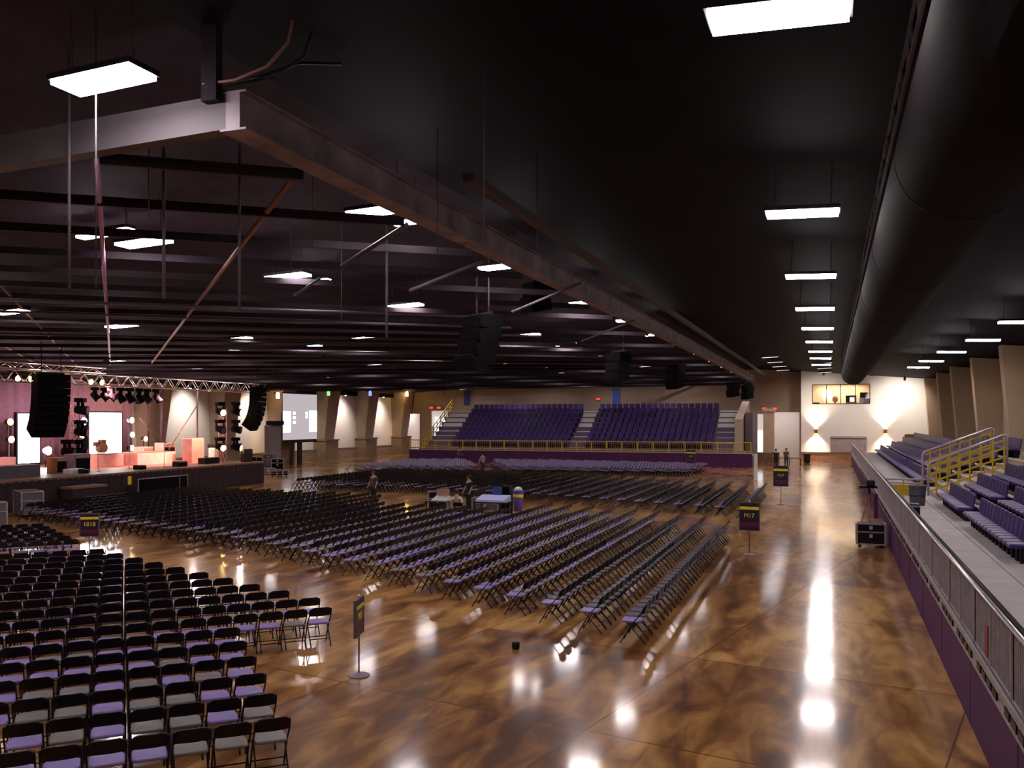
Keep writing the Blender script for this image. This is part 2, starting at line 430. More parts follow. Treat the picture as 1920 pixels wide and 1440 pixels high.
for xw_, lb in ((py(1690, 722, YW).x, 'black wall washer lamp under the roof before the right part of the white wall'), (py(1545, 722, YW).x, 'black wall washer lamp under the roof before the left part of the white wall')):
    zz_ = roof_z(xw_) - .35
    t_ = thing('ceiling_spotlight', lb, 'spotlight', (xw_, YW - 4.5, zz_), 0, 'wall washer spotlights')  # left washer added to brighten the wall; both fixture bodies invented
    MB().tube([(0, -.15, .08), (0, .18, -.08)], .12, 14).build('can', M_steeld, t_); MB().tube([(0, .18, -.08), (0, .19, -.085)], .10, 14).build('lens', E_whitel, t_)
    MB().tube([(0, 0, 0), (0, 0, .35)], .025, 6).build('stem', M_steeld, t_)
    light('SPOT', 'wall_washer', (xw_, YW - 4.2, zz_ - .15), 1500 if xw_ > 4 else 750, (1, .93, .84), (xw_, YW, 4.6 if xw_ > 4 else 3.4), .3, 125, 1)

# right wall pilasters, deeper at the top than at the base
for k, (u, vt) in enumerate(((1733, 713), (1757, 705), (1783, 695), (1822, 682), (1878, 668), (1960, 640))):
    zc = 15856 / (u - 1557); Y = (zc + 8.8 * SN) / CS
    xt, xb = 8.8, 9.5
    m = MB().hexa([(xb, Y, 0), (XR, Y, 0), (XR, Y + 1.1, 0), (xb, Y + 1.1, 0), (xt, Y, 8.5), (XR, Y, 8.36), (XR, Y + 1.1, 8.36), (xt, Y + 1.1, 8.5)])
    struct(m.build('column_%d' % (k + 1), M_pil))
# left wall pilasters with stone bases, stone wainscot and cap
pil_y = [40.0, 49.2, 58.4, 67.4, 76.2, 84.6, 93.4, 102.5]
for k, Y in enumerate(pil_y):
    m = MB().hexa([(XL, Y - 1.0, 2.2), (XL + 1.1, Y - 1.0, 2.2), (XL + 1.1, Y + .9, 2.2), (XL, Y + .9, 2.2), (XL, Y - 1.5, 7.7), (XL + 2.0, Y - 1.5, 7.75), (XL + 2.0, Y + .9, 7.75), (XL, Y + .9, 7.7)])
    c = struct(m.build('column_%d' % (k + 11), M_beige))
    MB().box(XL, XL + 1.45, Y - 1.35, Y + 1.25, 0, 2.1).box(XL, XL + 1.55, Y - 1.45, Y + 1.35, 2.1, 2.25).build('stone_base', M_stone, c)
struct(MB().box(XL, XL + .25, 30, YE, 0, 1.1).box(XL, XL + .3, 30, YE, 1.1, 1.2).build('trim_3', M_stone))
# dark fascia band along the head of the left wall
struct(MB().box(XL, XL + .4, 20, YE, 7.05, 7.55).build('trim_4', M_ceil))
# downlights washing the left wall panels + coloured accent lamps on pilasters
for Y, lb in ((53.8, 'small white downlight high on the wall panel behind the stage mast'), (62.8, 'small white downlight high on the wall panel left of the right speaker array'), (71.8, 'small white downlight high on the wall panel left of the projection screen'), (80.2, 'small white downlight high on the wall above the projection screen'), (88.6, 'small white downlight high on the nearer clear white wall panel'), (97.6, 'small white downlight high on the farther clear white wall panel')):
    c = (XL + .75, Y, 7.0)
    t_ = thing('wall_downlight', lb, 'wall light', c, 0, 'left wall downlights')
    MB().lathe((0, 0, 0), [(.09, 0), (.12, .05), (.12, .3)], 12).build('body', M_steeld, t_); MB().lathe((0, 0, 0), [(.085, -.02), (.085, 0)], 12).build('lens', E_whitel, t_)
    MB().box(-.75, 0, -.03, .03, .2, .26).build('bracket', M_steeld, t_)
    light('SPOT', 'downlight_beam', (c[0] + 1.6, c[1], c[2] - .1), 1000, (1, .88, .78), (XL + .1, Y, 3.6), .2, 110, 1)
for (u, v, E, col, pw, lb) in ((521, 742, E_amber, (1, .55, .1), 450, 'amber accent lamp on the pilaster left of the projection screen'), (616, 737, E_green, (.3, 1, .2), 30, 'green accent lamp on the pilaster right of the projection screen'), (694, 738, E_blue, (.25, .3, 1), 30, 'blue accent lamp between the two white wall panels'), (763, 739, E_amber, (1, .55, .1), 450, 'amber accent lamp at the far left corner of the hall')):
    c = px(u, v, XL + 2.4)
    t_ = thing('accent_spotlight', lb, 'lamp', (c.x, c.y, c.z), 0, 'coloured accent lamps')
    MB().lathe((0, 0, 0), [(.16, -.25), (.16, .2), (.08, .32)], 12).build('lens', E, t_)
    MB().box(-.5, 0, -.04, .04, .2, .3).build('bracket', M_steeld, t_)
    light('SPOT', 'accent_beam', (c.x - .1, c.y, c.z - .3), pw, col, (XL + 1.2, c.y, c.z - 4), .1, 50, 1)

# ================================================================= roof steel
zrb, zrt = H + 4.03, H + 4.52
struct(MB().box(-7.95, -7.72, 10.6, YW - .6, zrb, zrt).box(-8.05, -7.62, 10.6, YW - .6, zrb - .03, zrb).box(-8.05, -7.62, 10.6, YW - .6, zrt, zrt + .03).build('beam_ridge', M_beam))
# rafter to the left, falling towards the left wall
ra = MB()
for (x0, x1) in ((-7.95, XL),):
    d = .036 * (x0 - x1)
    ra.m(mat('rafter_paint', (.105, .085, .10), .6, noise=.15, nscale=1)).hexa([(x1, 10.6, zrb - d), (x0, 10.6, zrb), (x0, 10.85, zrb), (x1, 10.85, zrb - d), (x1, 10.6, zrt - d), (x0, 10.6, zrt), (x0, 10.85, zrt), (x1, 10.85, zrt - d)])
struct(ra.build('beam_rafter'))
struct(MB().box(-8.25, -8.0, 10.45, 10.595, zrt - .12, roof_z(-8.1)).box(-8.2, -8.05, 10.5, 10.8, zrt + .02, zrt + .1).build('beam_hanger', M_purlin))
# long strut/beam to the right of the ridge (bottom chord of a duct rack), very dark
for k, (dx, z, w, h) in enumerate(((-6.5, H + 4.5, .22, .16),)):
    struct(MB().box(dx - w / 2, dx + w / 2, 16, YW - .6, z, z + h).build('beam_conduit_rack', mat('conduit_brown', (.06, .035, .03), .6)))
# purlins under the roof deck
dp = Vector((math.sin(math.radians(53.0)), math.cos(math.radians(53.0)), 0))
for k in range(27):
    zc = 13.4 + 2.62 * k
    p = Vector((-.8641 * zc, .7564 * zc, 0))
    a = p - dp * 2.0
    if a.x < XL + .1: a = p + dp * ((XL + .1 - p.x) / dp.x)
    if a.y < 10.95: a = a + dp * ((10.95 - a.y) / dp.y)
    b = p + dp * ((-8.08 - p.x) / dp.x)
    if b.y > YE - .2: b = p + dp * ((YE - .2 - p.y) / dp.y)
    if a.y > YE - 2: continue
    za = roof_z(a.x) - .95 - .0 * k; zb_ = roof_z(b.x) - .98
    zz = H + 3.95 if k < 14 else H + 3.95 - .018 * (k - 14)
    za, zb_ = min(zz, roof_z(a.x) - .5), min(zz, roof_z(b.x) - .5)
    struct(MB().bar((a.x, a.y, za), (b.x, b.y, zb_), .09, .17).build('ceiling_purlin', M_purlin))
# thinner light-grey pipes running the same way
for k, zc in enumerate((27.6, 30.6, 33.4, 38.5, 44, 50)):
    p = Vector((-.8641 * zc, .7564 * zc, 0)); a = p - dp * 2
    if a.x < XL + .1: a = p + dp * ((XL + .1 - p.x) / dp.x)
    b = p + dp * ((-12 - p.x) / dp.x)
    struct(MB().tube([(a.x, a.y, H + 3.6), (b.x, b.y, H + 3.6)], .05, 6).build('ceiling_pipe', M_rod))
# diagonal braces
for u0, v0, u1, v1, r, m in ((547, 336, 285, 680, .055, M_brace), (765, 420, 640, 500, .05, M_rod), (600, 522, 553, 553, .04, M_rod), (905, 490, 768, 545, .05, M_rod), (1090, 530, 960, 585, .04, M_rod),
                             (180, 282, 207, 683, .05, M_bracep), (2, 536, 143, 684, .05, M_brace), (-30, 628, 72, 684, .05, M_brace), (1190, 600, 1090, 640, .04, M_rod)):
    a = pz(u0, v0, H + 4.0); b = pz(u1, v1, H + 3.2)
    if b.x < XL + .2: t = (XL + .2 - a.x) / (b.x - a.x); b = a + (b - a) * t
    struct(MB().tube([a, b], r, 6).build('ceiling_brace', m))
# vertical hanging rods
for u, vt, vb, w in ((130, 180, 540, .022), (307, 266, 560, .03), (449, 268, 585, .026), (725, 430, 632, .035), (279, 250, 420, .012), (908, 180, 430, .014), (820, 300, 480, .012), (545, 340, 520, .012), (640, 420, 600, .012), (1007, 330, 470, .014), (180, 120, 540, .012), (586, 330, 470, .012)):
    zc = F * 4.75 / (VH - vt)
    a = pd(u, vt, zc); b = pd(u, vb, zc)
    struct(MB().tube([(a.x, a.y, roof_z(a.x)), (a.x, a.y, b.z)], w, 6).build('ceiling_hanger_rod', M_rod))
# cable bundle over the apex
for k, pts in enumerate((((556, -40, 12.2), (553, 20, 12.2), (540, 80, 12.2), (500, 125, 12.3), (440, 150, 12.5), (380, 158, 12.6)), ((590, -30, 12.6), (585, 60, 12.6), (570, 105, 12.6), (520, 140, 12.8), (430, 162, 13)), ((640, 120, 13.5), (560, 118, 13.3), (500, 140, 13.4), (400, 160, 13.4)))):
    P = [pd(*q) for q in pts]
    tag(MB().tube(P, .022, 6).build('hanging_cable', M_brace if k == 0 else M_black), ['brown cable looping down to the roof apex', 'black cable looping beside the brown cable at the apex', 'black cable lying along the beam right of the apex'][k], 'cable')
# ceiling lights
LAMPS = []
proto = thing('ceiling_light', '', 'ceiling light')
MB().box(-.66, .66, -.28, .28, .02, .1).build('housing', M_steeld, proto)
MB().box(-.63, .63, -.25, .25, -.035, .02).build('diffuser', E_lamp, proto)
MB().tube([(-.5, 0, .1), (-.5, 0, 1.0)], .012, 5).build('hanger', M_rod, proto); MB().tube([(.5, 0, .1), (.5, 0, 1.0)], .012, 5).build('hanger', M_rod, proto)
first = [True]
def lamp(u, v, h, label, tilt, group, scale=1.0):
    z = H + h
    p = pz(u, v, z)
    o = proto if first[0] else dup(proto, group=group)
    first[0] = False
    o['label'] = label; o['group'] = group
    o.location = p; o.rotation_euler = (0, tilt, 0); o.scale = (scale, scale, 1)
    return o
nm = ['nearest', 'second nearest', 'third nearest', 'fourth nearest', 'fifth nearest', 'sixth nearest', 'seventh nearest', 'eighth nearest', 'ninth nearest']
kids(proto)
for k, (u, v) in enumerate(((1459, 28), (1504, 400), (1520, 518), (1528, 579), (1533, 616), (1536, 641), (1538, 659), (1538.5, 672), (1540, 684))):
    lamp(u, v, 3.9, 'bright rectangular ceiling light, %s in the row left of the duct' % nm[k], .03, 'ceiling lights left of the duct', 1.03)
for k, (u, v) in enumerate(((194, 150), (708, 396), (940, 500), (1100, 567), (1183, 600), (1232, 627))):
    lamp(u, v, 4.4, 'bright ceiling light, %s in the row along the ridge beam' % nm[k], -.05, 'ceiling lights along the ridge beam')
for k, (u, v) in enumerate(((270, 455), (540, 518), (760, 573), (988, 628), (1062, 646))):
    lamp(u, v, 4.1, 'bright ceiling light, %s of the row beyond the ridge beam' % nm[k], -.05, 'ceiling lights beyond the ridge beam')
for k, (u, v) in enumerate(((20, 585), (228, 611), (447, 635), (580, 650))):
    lamp(u, v, 3.75, 'dim-looking ceiling light, %s of the row above the stage front' % nm[k], -.05, 'ceiling lights above the stage front')
for k, (u, v, lb) in enumerate(((222, 433, 'left of and above the pair near the purple pipe'), (173, 442, 'farthest left lamp beside the purple pipe'), (765, 416, 'just right of the second ridge lamp'), (598, 526, 'right-hand one of the pair on the long brace'))):
    lamp(u, v, 4.55, 'small ceiling light, ' + lb, -.05, 'small extra ceiling lights', .6)
for k, (u, v) in enumerate(((1912, 604), (1843, 638), (1784, 660), (1746, 677), (1722, 689))):
    lamp(u, v, 3.45, 'ceiling light, %s of the row above the right-hand stand' % nm[k], .03, 'ceiling lights above the right-hand stand', 1.05)
# fill the grid behind the camera and over parts of the hall that the frame does not show directly but that light it
for (x, y) in ((-.5, 2), (-9, 2), (-16, 10), (-16, 2), (-24, 10), (-24, 2), (-24, 18), (-33, 14), (-33, 22)):
    o = dup(proto, loc=(x, y, roof_z(x) - 1.1), label='ceiling light above the near rows outside the view', group='ceiling lights above the near rows')

fill_proto = thing('ceiling_light', '', 'ceiling light')  # fill lamps added to brighten the far hall and right wall, kept hidden
MB().box(-.66, .66, -.28, .28, .02, .1).box(-.66, -.64, -.28, .28, -.06, .02).box(.64, .66, -.28, .28, -.06, .02).box(-.64, .64, -.28, -.26, -.06, .02).box(-.64, .64, .26, .28, -.06, .02).build('housing', M_steeld, fill_proto)
MB().box(-.63, .63, -.25, .25, .0, .02).build('diffuser', E_lamp, fill_proto)
kids(fill_proto); fst2 = [True]
def fill_lamp(loc, label, group):
    o = fill_proto if fst2[0] else dup(fill_proto)
    fst2[0] = False; o.location = loc; o['label'] = label; o['group'] = group; o.rotation_euler = (0, -.05, 0); return o
for i, x in enumerate((-16.2, -24, -32, -41)):
    for j in range(8):
        y = 44 + 8 * j
        if i == 0 and y < 62: continue
        fill_lamp((x, y, roof_z(x) - .2), 'added distant fill light among the purlins over the far rows of chairs', 'added distant fill lights among the purlins')
for j in range(4):
    fill_lamp((-.5, 72 + 8 * j, roof_z(-.5) - .2), 'added distant recessed fill light near the far end of the aisle', 'added distant fill lights over the aisle end')
    fill_lamp((-4.6, 76 + 7 * j, roof_z(-4.6) - .2), 'added distant recessed fill light between aisle end and ridge beam', 'added distant fill lights by the aisle end')
for y in (13, 21.5, 30): fill_lamp((6.2, y, H + 3.45), 'added fill light above the right-hand stand outside the view', 'unseen fill lights above the near right-hand stand')
for j in range(5):
    fill_lamp((-9.2, 58 + 9 * j, H + 4.75), 'added distant fill light at the far end of the ridge beam', 'added distant fill lights at the end of the ridge beam')
# the big round fabric duct and its hanging rail
du = thing('air_duct', 'large round dark fabric air duct running the length of the hall', 'air duct', (1.6, 0, H + 3.3))
n = 40; rings = []
for y, r in ((2, .81), (10, .83), (30, .83), (50, .83), (72, .83), (72.6, .79)):
    rings.append([(r * math.cos(2 * PI * k / n), y, r * math.sin(2 * PI * k / n)) for k in range(n)])
MB().loft(rings, True, True).build('duct_body', M_duct, du)
for k in range(11):
    y = 6 + 6.5 * k
    MB().loft([[((.834) * math.cos(2 * PI * q / n), y + dy, (.834) * math.sin(2 * PI * q / n)) for q in range(n)] for dy in (0, .06)], True, True).build('band', M_duct, du)
rl = MB()
rl.box(-.72, -.68, 3, 72, .95, 1.0).box(-.72, -.68, 3, 72, 1.38, 1.42)
for k in range(92): rl.bar((-.7, 3.2 + .75 * k, .97), (-.7, 3.2 + .75 * k + (.3 if k % 2 else 0), 1.4), .03, .03)
rl.build('hanging_rail', M_rod, du)

# hanging loudspeaker clusters
def cluster(name, label, u0, u1, vt, vb, zc, n, rz=.5, dep=.8):
    c = pd((u0 + u1) / 2, vt, zc); w = (u1 - u0) * zc / F * .8; hh = (vb - vt) * zc / F
    t = thing(name, label, 'loudspeaker', (c.x, c.y, c.z), rz, 'black loudspeakers hung below the ridge')
    for k in range(n):
        z = -(k + 1) * hh / n; ang = -.06 - .12 * k
        ca = MB(); ca.cbox((0, .08 * k, z + hh / n / 2), w, dep, hh / n * .96, Matrix.Rotation(ang, 3, 'X'))
        o = ca.build('cabinet', M_cab, t)
        MB().cbox((0, .08 * k + dep / 2 * 1.0, z + hh / n / 2 - .0), w * .9, .04, hh / n * .8, Matrix.Rotation(ang, 3, 'X')).build('grille', M_cabp, o)
    MB().bar((-w / 2, 0, .05), (w / 2, 0, .05), .1, .08).build('fly_bar', M_black, t)
    top = roof_z(c.x) - c.z - .12
    for sx in (-.3, .3): MB().tube([(sx * w, 0, .05), (sx * w, 0, top)], .025, 6).build('cable', M_rod, t)
    return t
cluster('hanging_speaker_cluster', 'largest black hanging loudspeaker cluster, nearest the camera', 862, 948, 592, 688, 28, 4, PI * .8)
cluster('hanging_speaker_cluster', 'second black hanging loudspeaker cluster, above the far stand', 1134, 1186, 660, 715, 51, 3, PI * .8)
cluster('hanging_speaker_cluster', 'third black hanging loudspeaker cluster, right of the blue banner', 1250, 1287, 684, 728, 66, 3, PI * .8)
cluster('hanging_speaker_box', 'left one of the two farthest small black hanging loudspeakers', 1364, 1386, 716, 744, 80, 2, PI * .8)
cluster('hanging_speaker_box', 'right one of the two farthest small black hanging loudspeakers', 1392, 1412, 722, 748, 80, 2, PI * .8)
cluster('hanging_speaker_box', 'black hanging box high beside the ridge beam', 985, 1032, 530, 585, 30, 2, PI * .8)

# ================================================================= chairs
def rr_ring(w, h, r, n=3):   # rounded rectangle points (x, z)
    pts = []
    for cx, cz, a0 in ((w / 2 - r, h / 2 - r, 0), (-w / 2 + r, h / 2 - r, PI / 2), (-w / 2 + r, -h / 2 + r, PI), (w / 2 - r, -h / 2 + r, 1.5 * PI)):
        for k in range(n + 1): pts.append((cx + r * math.cos(a0 + PI / 2 * k / n), cz + r * math.sin(a0 + PI / 2 * k / n)))
    return pts
def chair_seat(m):
    b = MB()
    ring = rr_ring(.40, .40, .07)
    def lay(z, s): return [(x * s, .02 + y * s, z + .012 * (y / .2) ** 2) for x, y in ring]
    b.loft([lay(.415, .97), lay(.425, 1), lay(.44, 1), lay(.452, .95), lay(.455, .8)], True, False)
    b.mats = [m]; return b
def chair_back():
    b = MB(); nx = 7
    W, z0, z1 = .43, .612, .785
    fr, bk = [], []
    rows = [(z0, .97), (z0 + .02, 1.0), (z1 - .09, .99), (z1 - .05, .94), (z1 - .018, .83), (z1, .64)]
    for off in (0, -.022):
        for z, s in rows:
            for i in range(nx):
                x = (-.5 + i / (nx - 1)) * W * s
                y = -.175 - (z - .44) * .22 - .035 * (1 - (2 * x / W) ** 2) + off
                b.v.append((x, y, z))
    nr = len(rows); o = nr * nx
    for j in range(nr - 1):
        for i in range(nx - 1):
            b.face([j * nx + i + 1, j * nx + i, (j + 1) * nx + i, (j + 1) * nx + i + 1], True)
            b.face([o + j * nx + i, o + j * nx + i + 1, o + (j + 1) * nx + i + 1, o + (j + 1) * nx + i], True)
    for j in range(nr - 1):
        b.face([j * nx, o + j * nx, o + (j + 1) * nx, (j + 1) * nx]); e = nx - 1
        b.face([o + j * nx + e, j * nx + e, (j + 1) * nx + e, o + (j + 1) * nx + e])
    for i in range(nx - 1):
        b.face([i, i + 1, o + i + 1, o + i]); t = (nr - 1) * nx
        b.face([t + i + 1, t + i, o + t + i, o + t + i + 1])
    return b
def leg_front(s):
    x = .213 * s
    return MB().tube([(x, .235, .0), (x, .2, .06), (x, -.02, .42), (x, -.19, .60), (x, -.225, .69), (x * .97, -.24, .745)], .0125, 6)
def leg_rear(s):
    x = .195 * s
    return MB().tube([(x, -.27, 0), (x, -.24, .05), (x, .1, .425)], .0125, 6)
def bars():
    b = MB()
    b.tube([(-.213, .16, .12), (.213, .16, .12)], .010, 6).tube([(-.195, -.17, .14), (.195, -.17, .14)], .010, 6)
    return b
def ref_chair(m, name='folding_chair'):
    t = thing(name, '', 'chair')
    chair_seat(m).build('seat', None, t); chair_back().build('backrest', M_blackp, t)
    for s in (-1, 1):
        leg_front(s).build('leg', M_black, t); leg_rear(s).build('leg', M_black, t)
    b1 = MB().tube([(-.213, .16, .12), (.213, .16, .12)], .010, 6).build('stretcher', M_black, t)
    b2 = MB().tube([(-.195, -.17, .14), (.195, -.17, .14)], .010, 6).build('stretcher', M_black, t)
    kids(t); return t
def mid_chair(m):
    t = thing('folding_chair', '', 'chair')
    chair_seat(m).build('seat', None, t); chair_back().build('backrest', M_blackp, t)
    b = MB()
    for s in (-1, 1):
        for q in (leg_front(s), leg_rear(s)): b.add(q.v, q.f, True)
    q = bars(); b.add(q.v, q.f, True); b.build('frame', M_black, t)
    kids(t); return t
PROT = {}
def place_chair(kind, m, loc, rz, label, group):
    key = (kind, m.name)
    if key not in PROT:
        o = ref_chair(m) if kind == 'full' else mid_chair(m); PROT[key] = o
    else: o = dup(PROT[key])
    o.location = loc; o.rotation_euler = (0, 0, rz); o['label'] = label; o['group'] = group
    return o

slots = []       # (distance, x, y, rz, seat material, label, group)
rdir = Vector((.727, .687)); fdir = Vector((-.687, .727)); E0 = Vector((-6.55, 9.67))
rzA = math.atan2(fdir.y, fdir.x) - PI / 2
fixed = {0: 'ggglllllll', 1: 'glgglglllg', 2: 'llgglgglgl', 3: 'lglglggl'}
def rnd_seat(): return M_lilac if random.random() < .55 else M_gseat
def addA(k, base, t_end, n0, row_lab, grp):
    i = 0; t = t_end
    while True:
        p = base + rdir * t
        u, v, zc = proj((p.x, p.y, .5))
        if u < -70 or i > 60: break
        m = rnd_seat()
        if grp[0] == 'n' and k in fixed and i < len(fixed[k]): m = M_lilac if fixed[k][i] == 'l' else M_gseat
        lab = 'black folding chair with %s seat, %s from right end, %s' % ('lilac' if m is M_lilac else 'grey', nth(i + 1), row_lab)
        # slots are chair centres; measured points are backrest tops
        c = p + fdir * .23
        slots.append((c.length, c.x + random.uniform(-.006, .006), c.y + random.uniform(-.006, .006), rzA + random.uniform(-.015, .015), m, lab, grp))
        i += 1; t -= .474
for k in range(0, 17):
    base = E0 + Vector((-.68, .735)) * (1.05 * k)
    t = 0
    if k >= 6:   # row end on the cross-aisle edge
        x, y = base
        t = (16.05 - .44 * (x + 9.1) - y) / (.687 + .44 * .727)
        t = math.floor(t / .468) * .468
        if k == 6: t = 4 * .468
    addA(k, base, t, 0, '%s row up, near block' % nth(k + 1), 'near block folding chairs')
for k in range(6):
    f = 19.4 + 1.03 * k
    base = E0 + fdir * f + rdir * (-2.9 - .25 * k)
    addA(k, base, 0, 0, '%s row of small block by road case' % nth(k + 1), 'folding chairs by the road case')
nearA = len(slots)
def interp(x, tab):
    for (x0, y0), (x1, y1) in zip(tab, tab[1:]):
        if x0 >= x >= x1: return y0 + (y1 - y0) * (x - x0) / (x1 - x0)
    return tab[-1][1]
Bn = [(-3, 17.4), (-3.7, 17.9), (-12, 22.4), (-19.3, 26.2), (-34, 30.5)]
Bf = [(-3, 34.0), (-7, 37.2), (-12, 38.8), (-13.5, 37.6), (-20.5, 37.6), (-21, 40.5), (-34, 41.5)]
Cn = [(-2.5, 40.8), (-4.7, 42.2), (-13.4, 46.0), (-24, 49), (-34, 48)]
Cf = [(-2.5, 53.5), (-3, 54.2), (-7.2, 57.0), (-20, 62), (-34, 62)]
for r in range(30):
    X = -3.55 - 1.02 * r
    for nmb, tn, tf in (('middle', Bn, Bf), ('far middle', Cn, Cf)):
        if nmb == 'far middle' and r > 27: continue
        y = interp(X, tn) + .25; i = 0; yf = interp(X, tf)
        while y < yf:
            m = rnd_seat() if nmb == 'middle' and r > 2 else (M_lilac if i == 0 else M_plum)
            xx = X - .2
            if not (nmb == 'far middle' and 0):
                slots.append((math.hypot(xx, y), xx + random.uniform(-.012, .012), y, PI / 2 + random.uniform(-.015, .015), m,
                              'black folding chair with %s seat, %s from near end, %s row from aisle, %s block' % ({M_lilac: 'lilac', M_gseat: 'grey'}.get(m, 'plum'), nth(i + 1), nth(r + 1), nmb), nmb + ' block folding chairs'))
            y += .474; i += 1
# far block, turned towards the stage from the other side
fD = Vector((-.70, -.714)); rD = Vector((.714, -.70)); rzD = math.atan2(fD.y, fD.x) - PI / 2
def inside(p):
    x, y = p
    if not (-37 < x < -9.8): return False
    lo = interp(x, [(-9.8, 69.5), (-14, 68.5), (-24, 67.5), (-33, 65), (-42, 64)]); hi = interp(x, [(-9.8, 77), (-24, 79), (-34, 78), (-42, 73.5)])
    return lo < y < hi and not (-29.2 < x + (y - 72) * .5 < -26.6)
for a in range(60):
    for b in range(80):
        p = Vector((-10, 72)) + fD * (-14 + 1.0 * a) + rD * (-30 + .468 * b)
        if inside(p): slots.append((p.length, p.x, p.y, rzD, rnd_seat(), '', 'far block'))
slots = [s for s in slots if not (-19.6 < s[1] < -12.6 and 36.2 < s[2] < 40.6) and min(math.hypot(s[1] - q.x, s[2] - q.y) for q in [pz(1296, 891, 0), pz(1405, 1040, 0), pz(1464, 946, 0), pz(168, 1045, 0), pz(701, 946, 0), pz(862, 872, 0), pz(905, 890, 0)]) > .55]
slots.sort(key=lambda s: s[0])
vis = [s for s in slots if -60 < proj((s[1], s[2], .4))[0] < 1980 and proj((s[1], s[2], .79))[1] < 1445]
NIND = 300
for i, s in enumerate(vis[:NIND]):
    kind = 'full' if i < 150 else 'mid'
    place_chair(kind, s[4], (s[1], s[2], 0), s[3], s[5], s[6])
# the other chairs: one light mesh
def low_chair():
    b = MB()
    b.m(M_lilac).box(-.2, .2, -.18, .22, .425, .452)
    b.m(M_black)
    b.hexa([(-.215, -.24, .62), (.215, -.24, .62), (.215, -.215, .62), (-.215, -.215, .62), (-.17, -.285, .785), (.17, -.285, .785), (.17, -.26, .785), (-.17, -.26, .785)])
    for s_ in (-1, 1):
        b.bar((.218 * s_, .235, 0), (.218 * s_, -.255, .74), .022, .022); b.bar((.195 * s_, -.27, 0), (.195 * s_, .1, .425), .022, .022)
    b.bar((-.2, .16, .12), (.2, .16, .12), .02, .02)
    return b
lc = low_chair(); st = MB(); st.m(M_lilac); st.m(M_gseat); st.m(M_black); st.m(M_plum); st.m(M_backl)
for s in vis[NIND:]:
    ca, sa = math.cos(s[3]), math.sin(s[3]); o = len(st.v)
    st.v.extend([(s[1] + x * ca - y * sa, s[2] + x * sa + y * ca, z) for x, y, z in lc.v])
    sm = 0 if s[4] is M_lilac else (3 if s[4] is M_plum else 1)
    far = s[6] == 'far block'; nf_ = 0
    for f, mi in zip(lc.f, lc.mi):
        st.f.append([q + o for q in f]); st.mi.append(sm if mi == 0 else (4 if far and nf_ < 12 else 2)); nf_ += 1
tag(st.build('folding_chairs'), 'the mass of black folding chairs filling the middle and far blocks', 'chairs', kind='stuff')

# ================================================================= stadium seats
def seat_parts(low=False):
    b1 = MB().bbox(-.25, .25, -.18, .27, .36, .46, .03)
    b2 = MB()
    W = .25
    b2.loft([[(-W, -.16, .42), (W, -.16, .42), (W, -.22, .42), (-W, -.22, .42)], [(-W, -.22, .84), (W, -.22, .84), (W, -.28, .84), (-W, -.28, .84)], [(-W + .05, -.235, .90), (W - .05, -.235, .90), (W - .05, -.28, .90), (-W + .05, -.28, .90)]])
    b3 = MB().box(-.22, -.17, -.15, .05, 0, .37).box(.17, .22, -.15, .05, 0, .37).box(-.22, .22, -.2, -.1, .02, .36)
    return b1, b2, b3
def seat_full():
    t = thing('stadium_seat', '', 'seat')
    a, b, c = seat_parts(); a.build('seat', M_seatp, t); b.build('backrest', M_seatp, t); c.build('base', M_black, t)
    kids(t); return t
def seat_single():
    a, b, c = seat_parts(); m = MB().m(M_seatp); m.add(a.v, a.f); m.add(b.v, b.f); m.m(M_black); m.add(c.v, c.f)
    return m
ss = []
ZD = 1.15
def tier(k): return 4.15 + .95 * k, ZD + .38 * k
for gi, (y0, y1, gname) in enumerate(((14.0, 22.2, 'nearest group'), (23.4, 31.4, 'middle group'), (32.5, 39.0, 'group before the yellow stairs'), (46.5, 60, 'group past the yellow stairs'))):
    for k in range(5):
        x, z = tier(k); i = 0; y = y0 + .28
        while y < y1 - .2:
            u, v, zc = proj((x, y, z + .5))
            if u < 1960: ss.append((math.hypot(x, y), x, y, z, PI / 2, 'purple stadium seat, %s from near end, %s row, %s, right stand' % (nth(i + 1), nth(k + 1), gname), 'right stand stadium seats'))
            i += 1; y += .56
for k in range(4):
    for i in range(54):
        x, z = tier(k); ss.append((200 + i, x, 60.6 + .56 * i, z, PI / 2, '', ''))
for sec, (xa, xb) in (('left half', (-37.0, -24.5)), ('right half', (-22.8, -10.5))):
    nn = 21 if sec == 'left half' else 20
    for k in range(8):
        for i in range(nn):
            x = xa + (xb - xa) * (i + .5) / nn; y = 86.55 + .85 * k; z = 1.6 + .5 * k
            ss.append((math.hypot(x, y), x, y, z, PI, 'purple stadium seat, %s from left, %s row up, %s of far stand' % (nth(i + 1), nth(k + 1), sec), 'far stand stadium seats'))
ss.sort(key=lambda s: s[0])
pf = None; ps = None
for i, s in enumerate(ss[:300]):
    if s[0] < 45:
        if pf is None: o = pf = seat_full()
        else: o = dup(pf)
    else:
        if ps is None: o = ps = tag(seat_single().build('stadium_seat'), '', 'seat'); kids(o)
        else: o = dup(ps)
    o.location = s[1:4]; o.rotation_euler = (0, 0, s[4]); o['label'] = s[5]; o['group'] = s[6]
if len(ss) > 300:
    q = seat_single(); m = MB(); m.mats = list(q.mats)
    for s in ss[300:]:
        ca, sa = math.cos(s[4]), math.sin(s[4]); o = len(m.v)
        m.v.extend([(s[1] + x * ca - y * sa, s[2] + x * sa + y * ca, s[3] + z) for x, y, z in q.v])
        for f, mi in zip(q.f, q.mi): m.f.append([a + o for a in f]); m.mi.append(mi)
    tag(m.build('stadium_seats'), 'remaining purple seats, upper rows of the far stand and far end of the right stand', 'seats', kind='stuff')

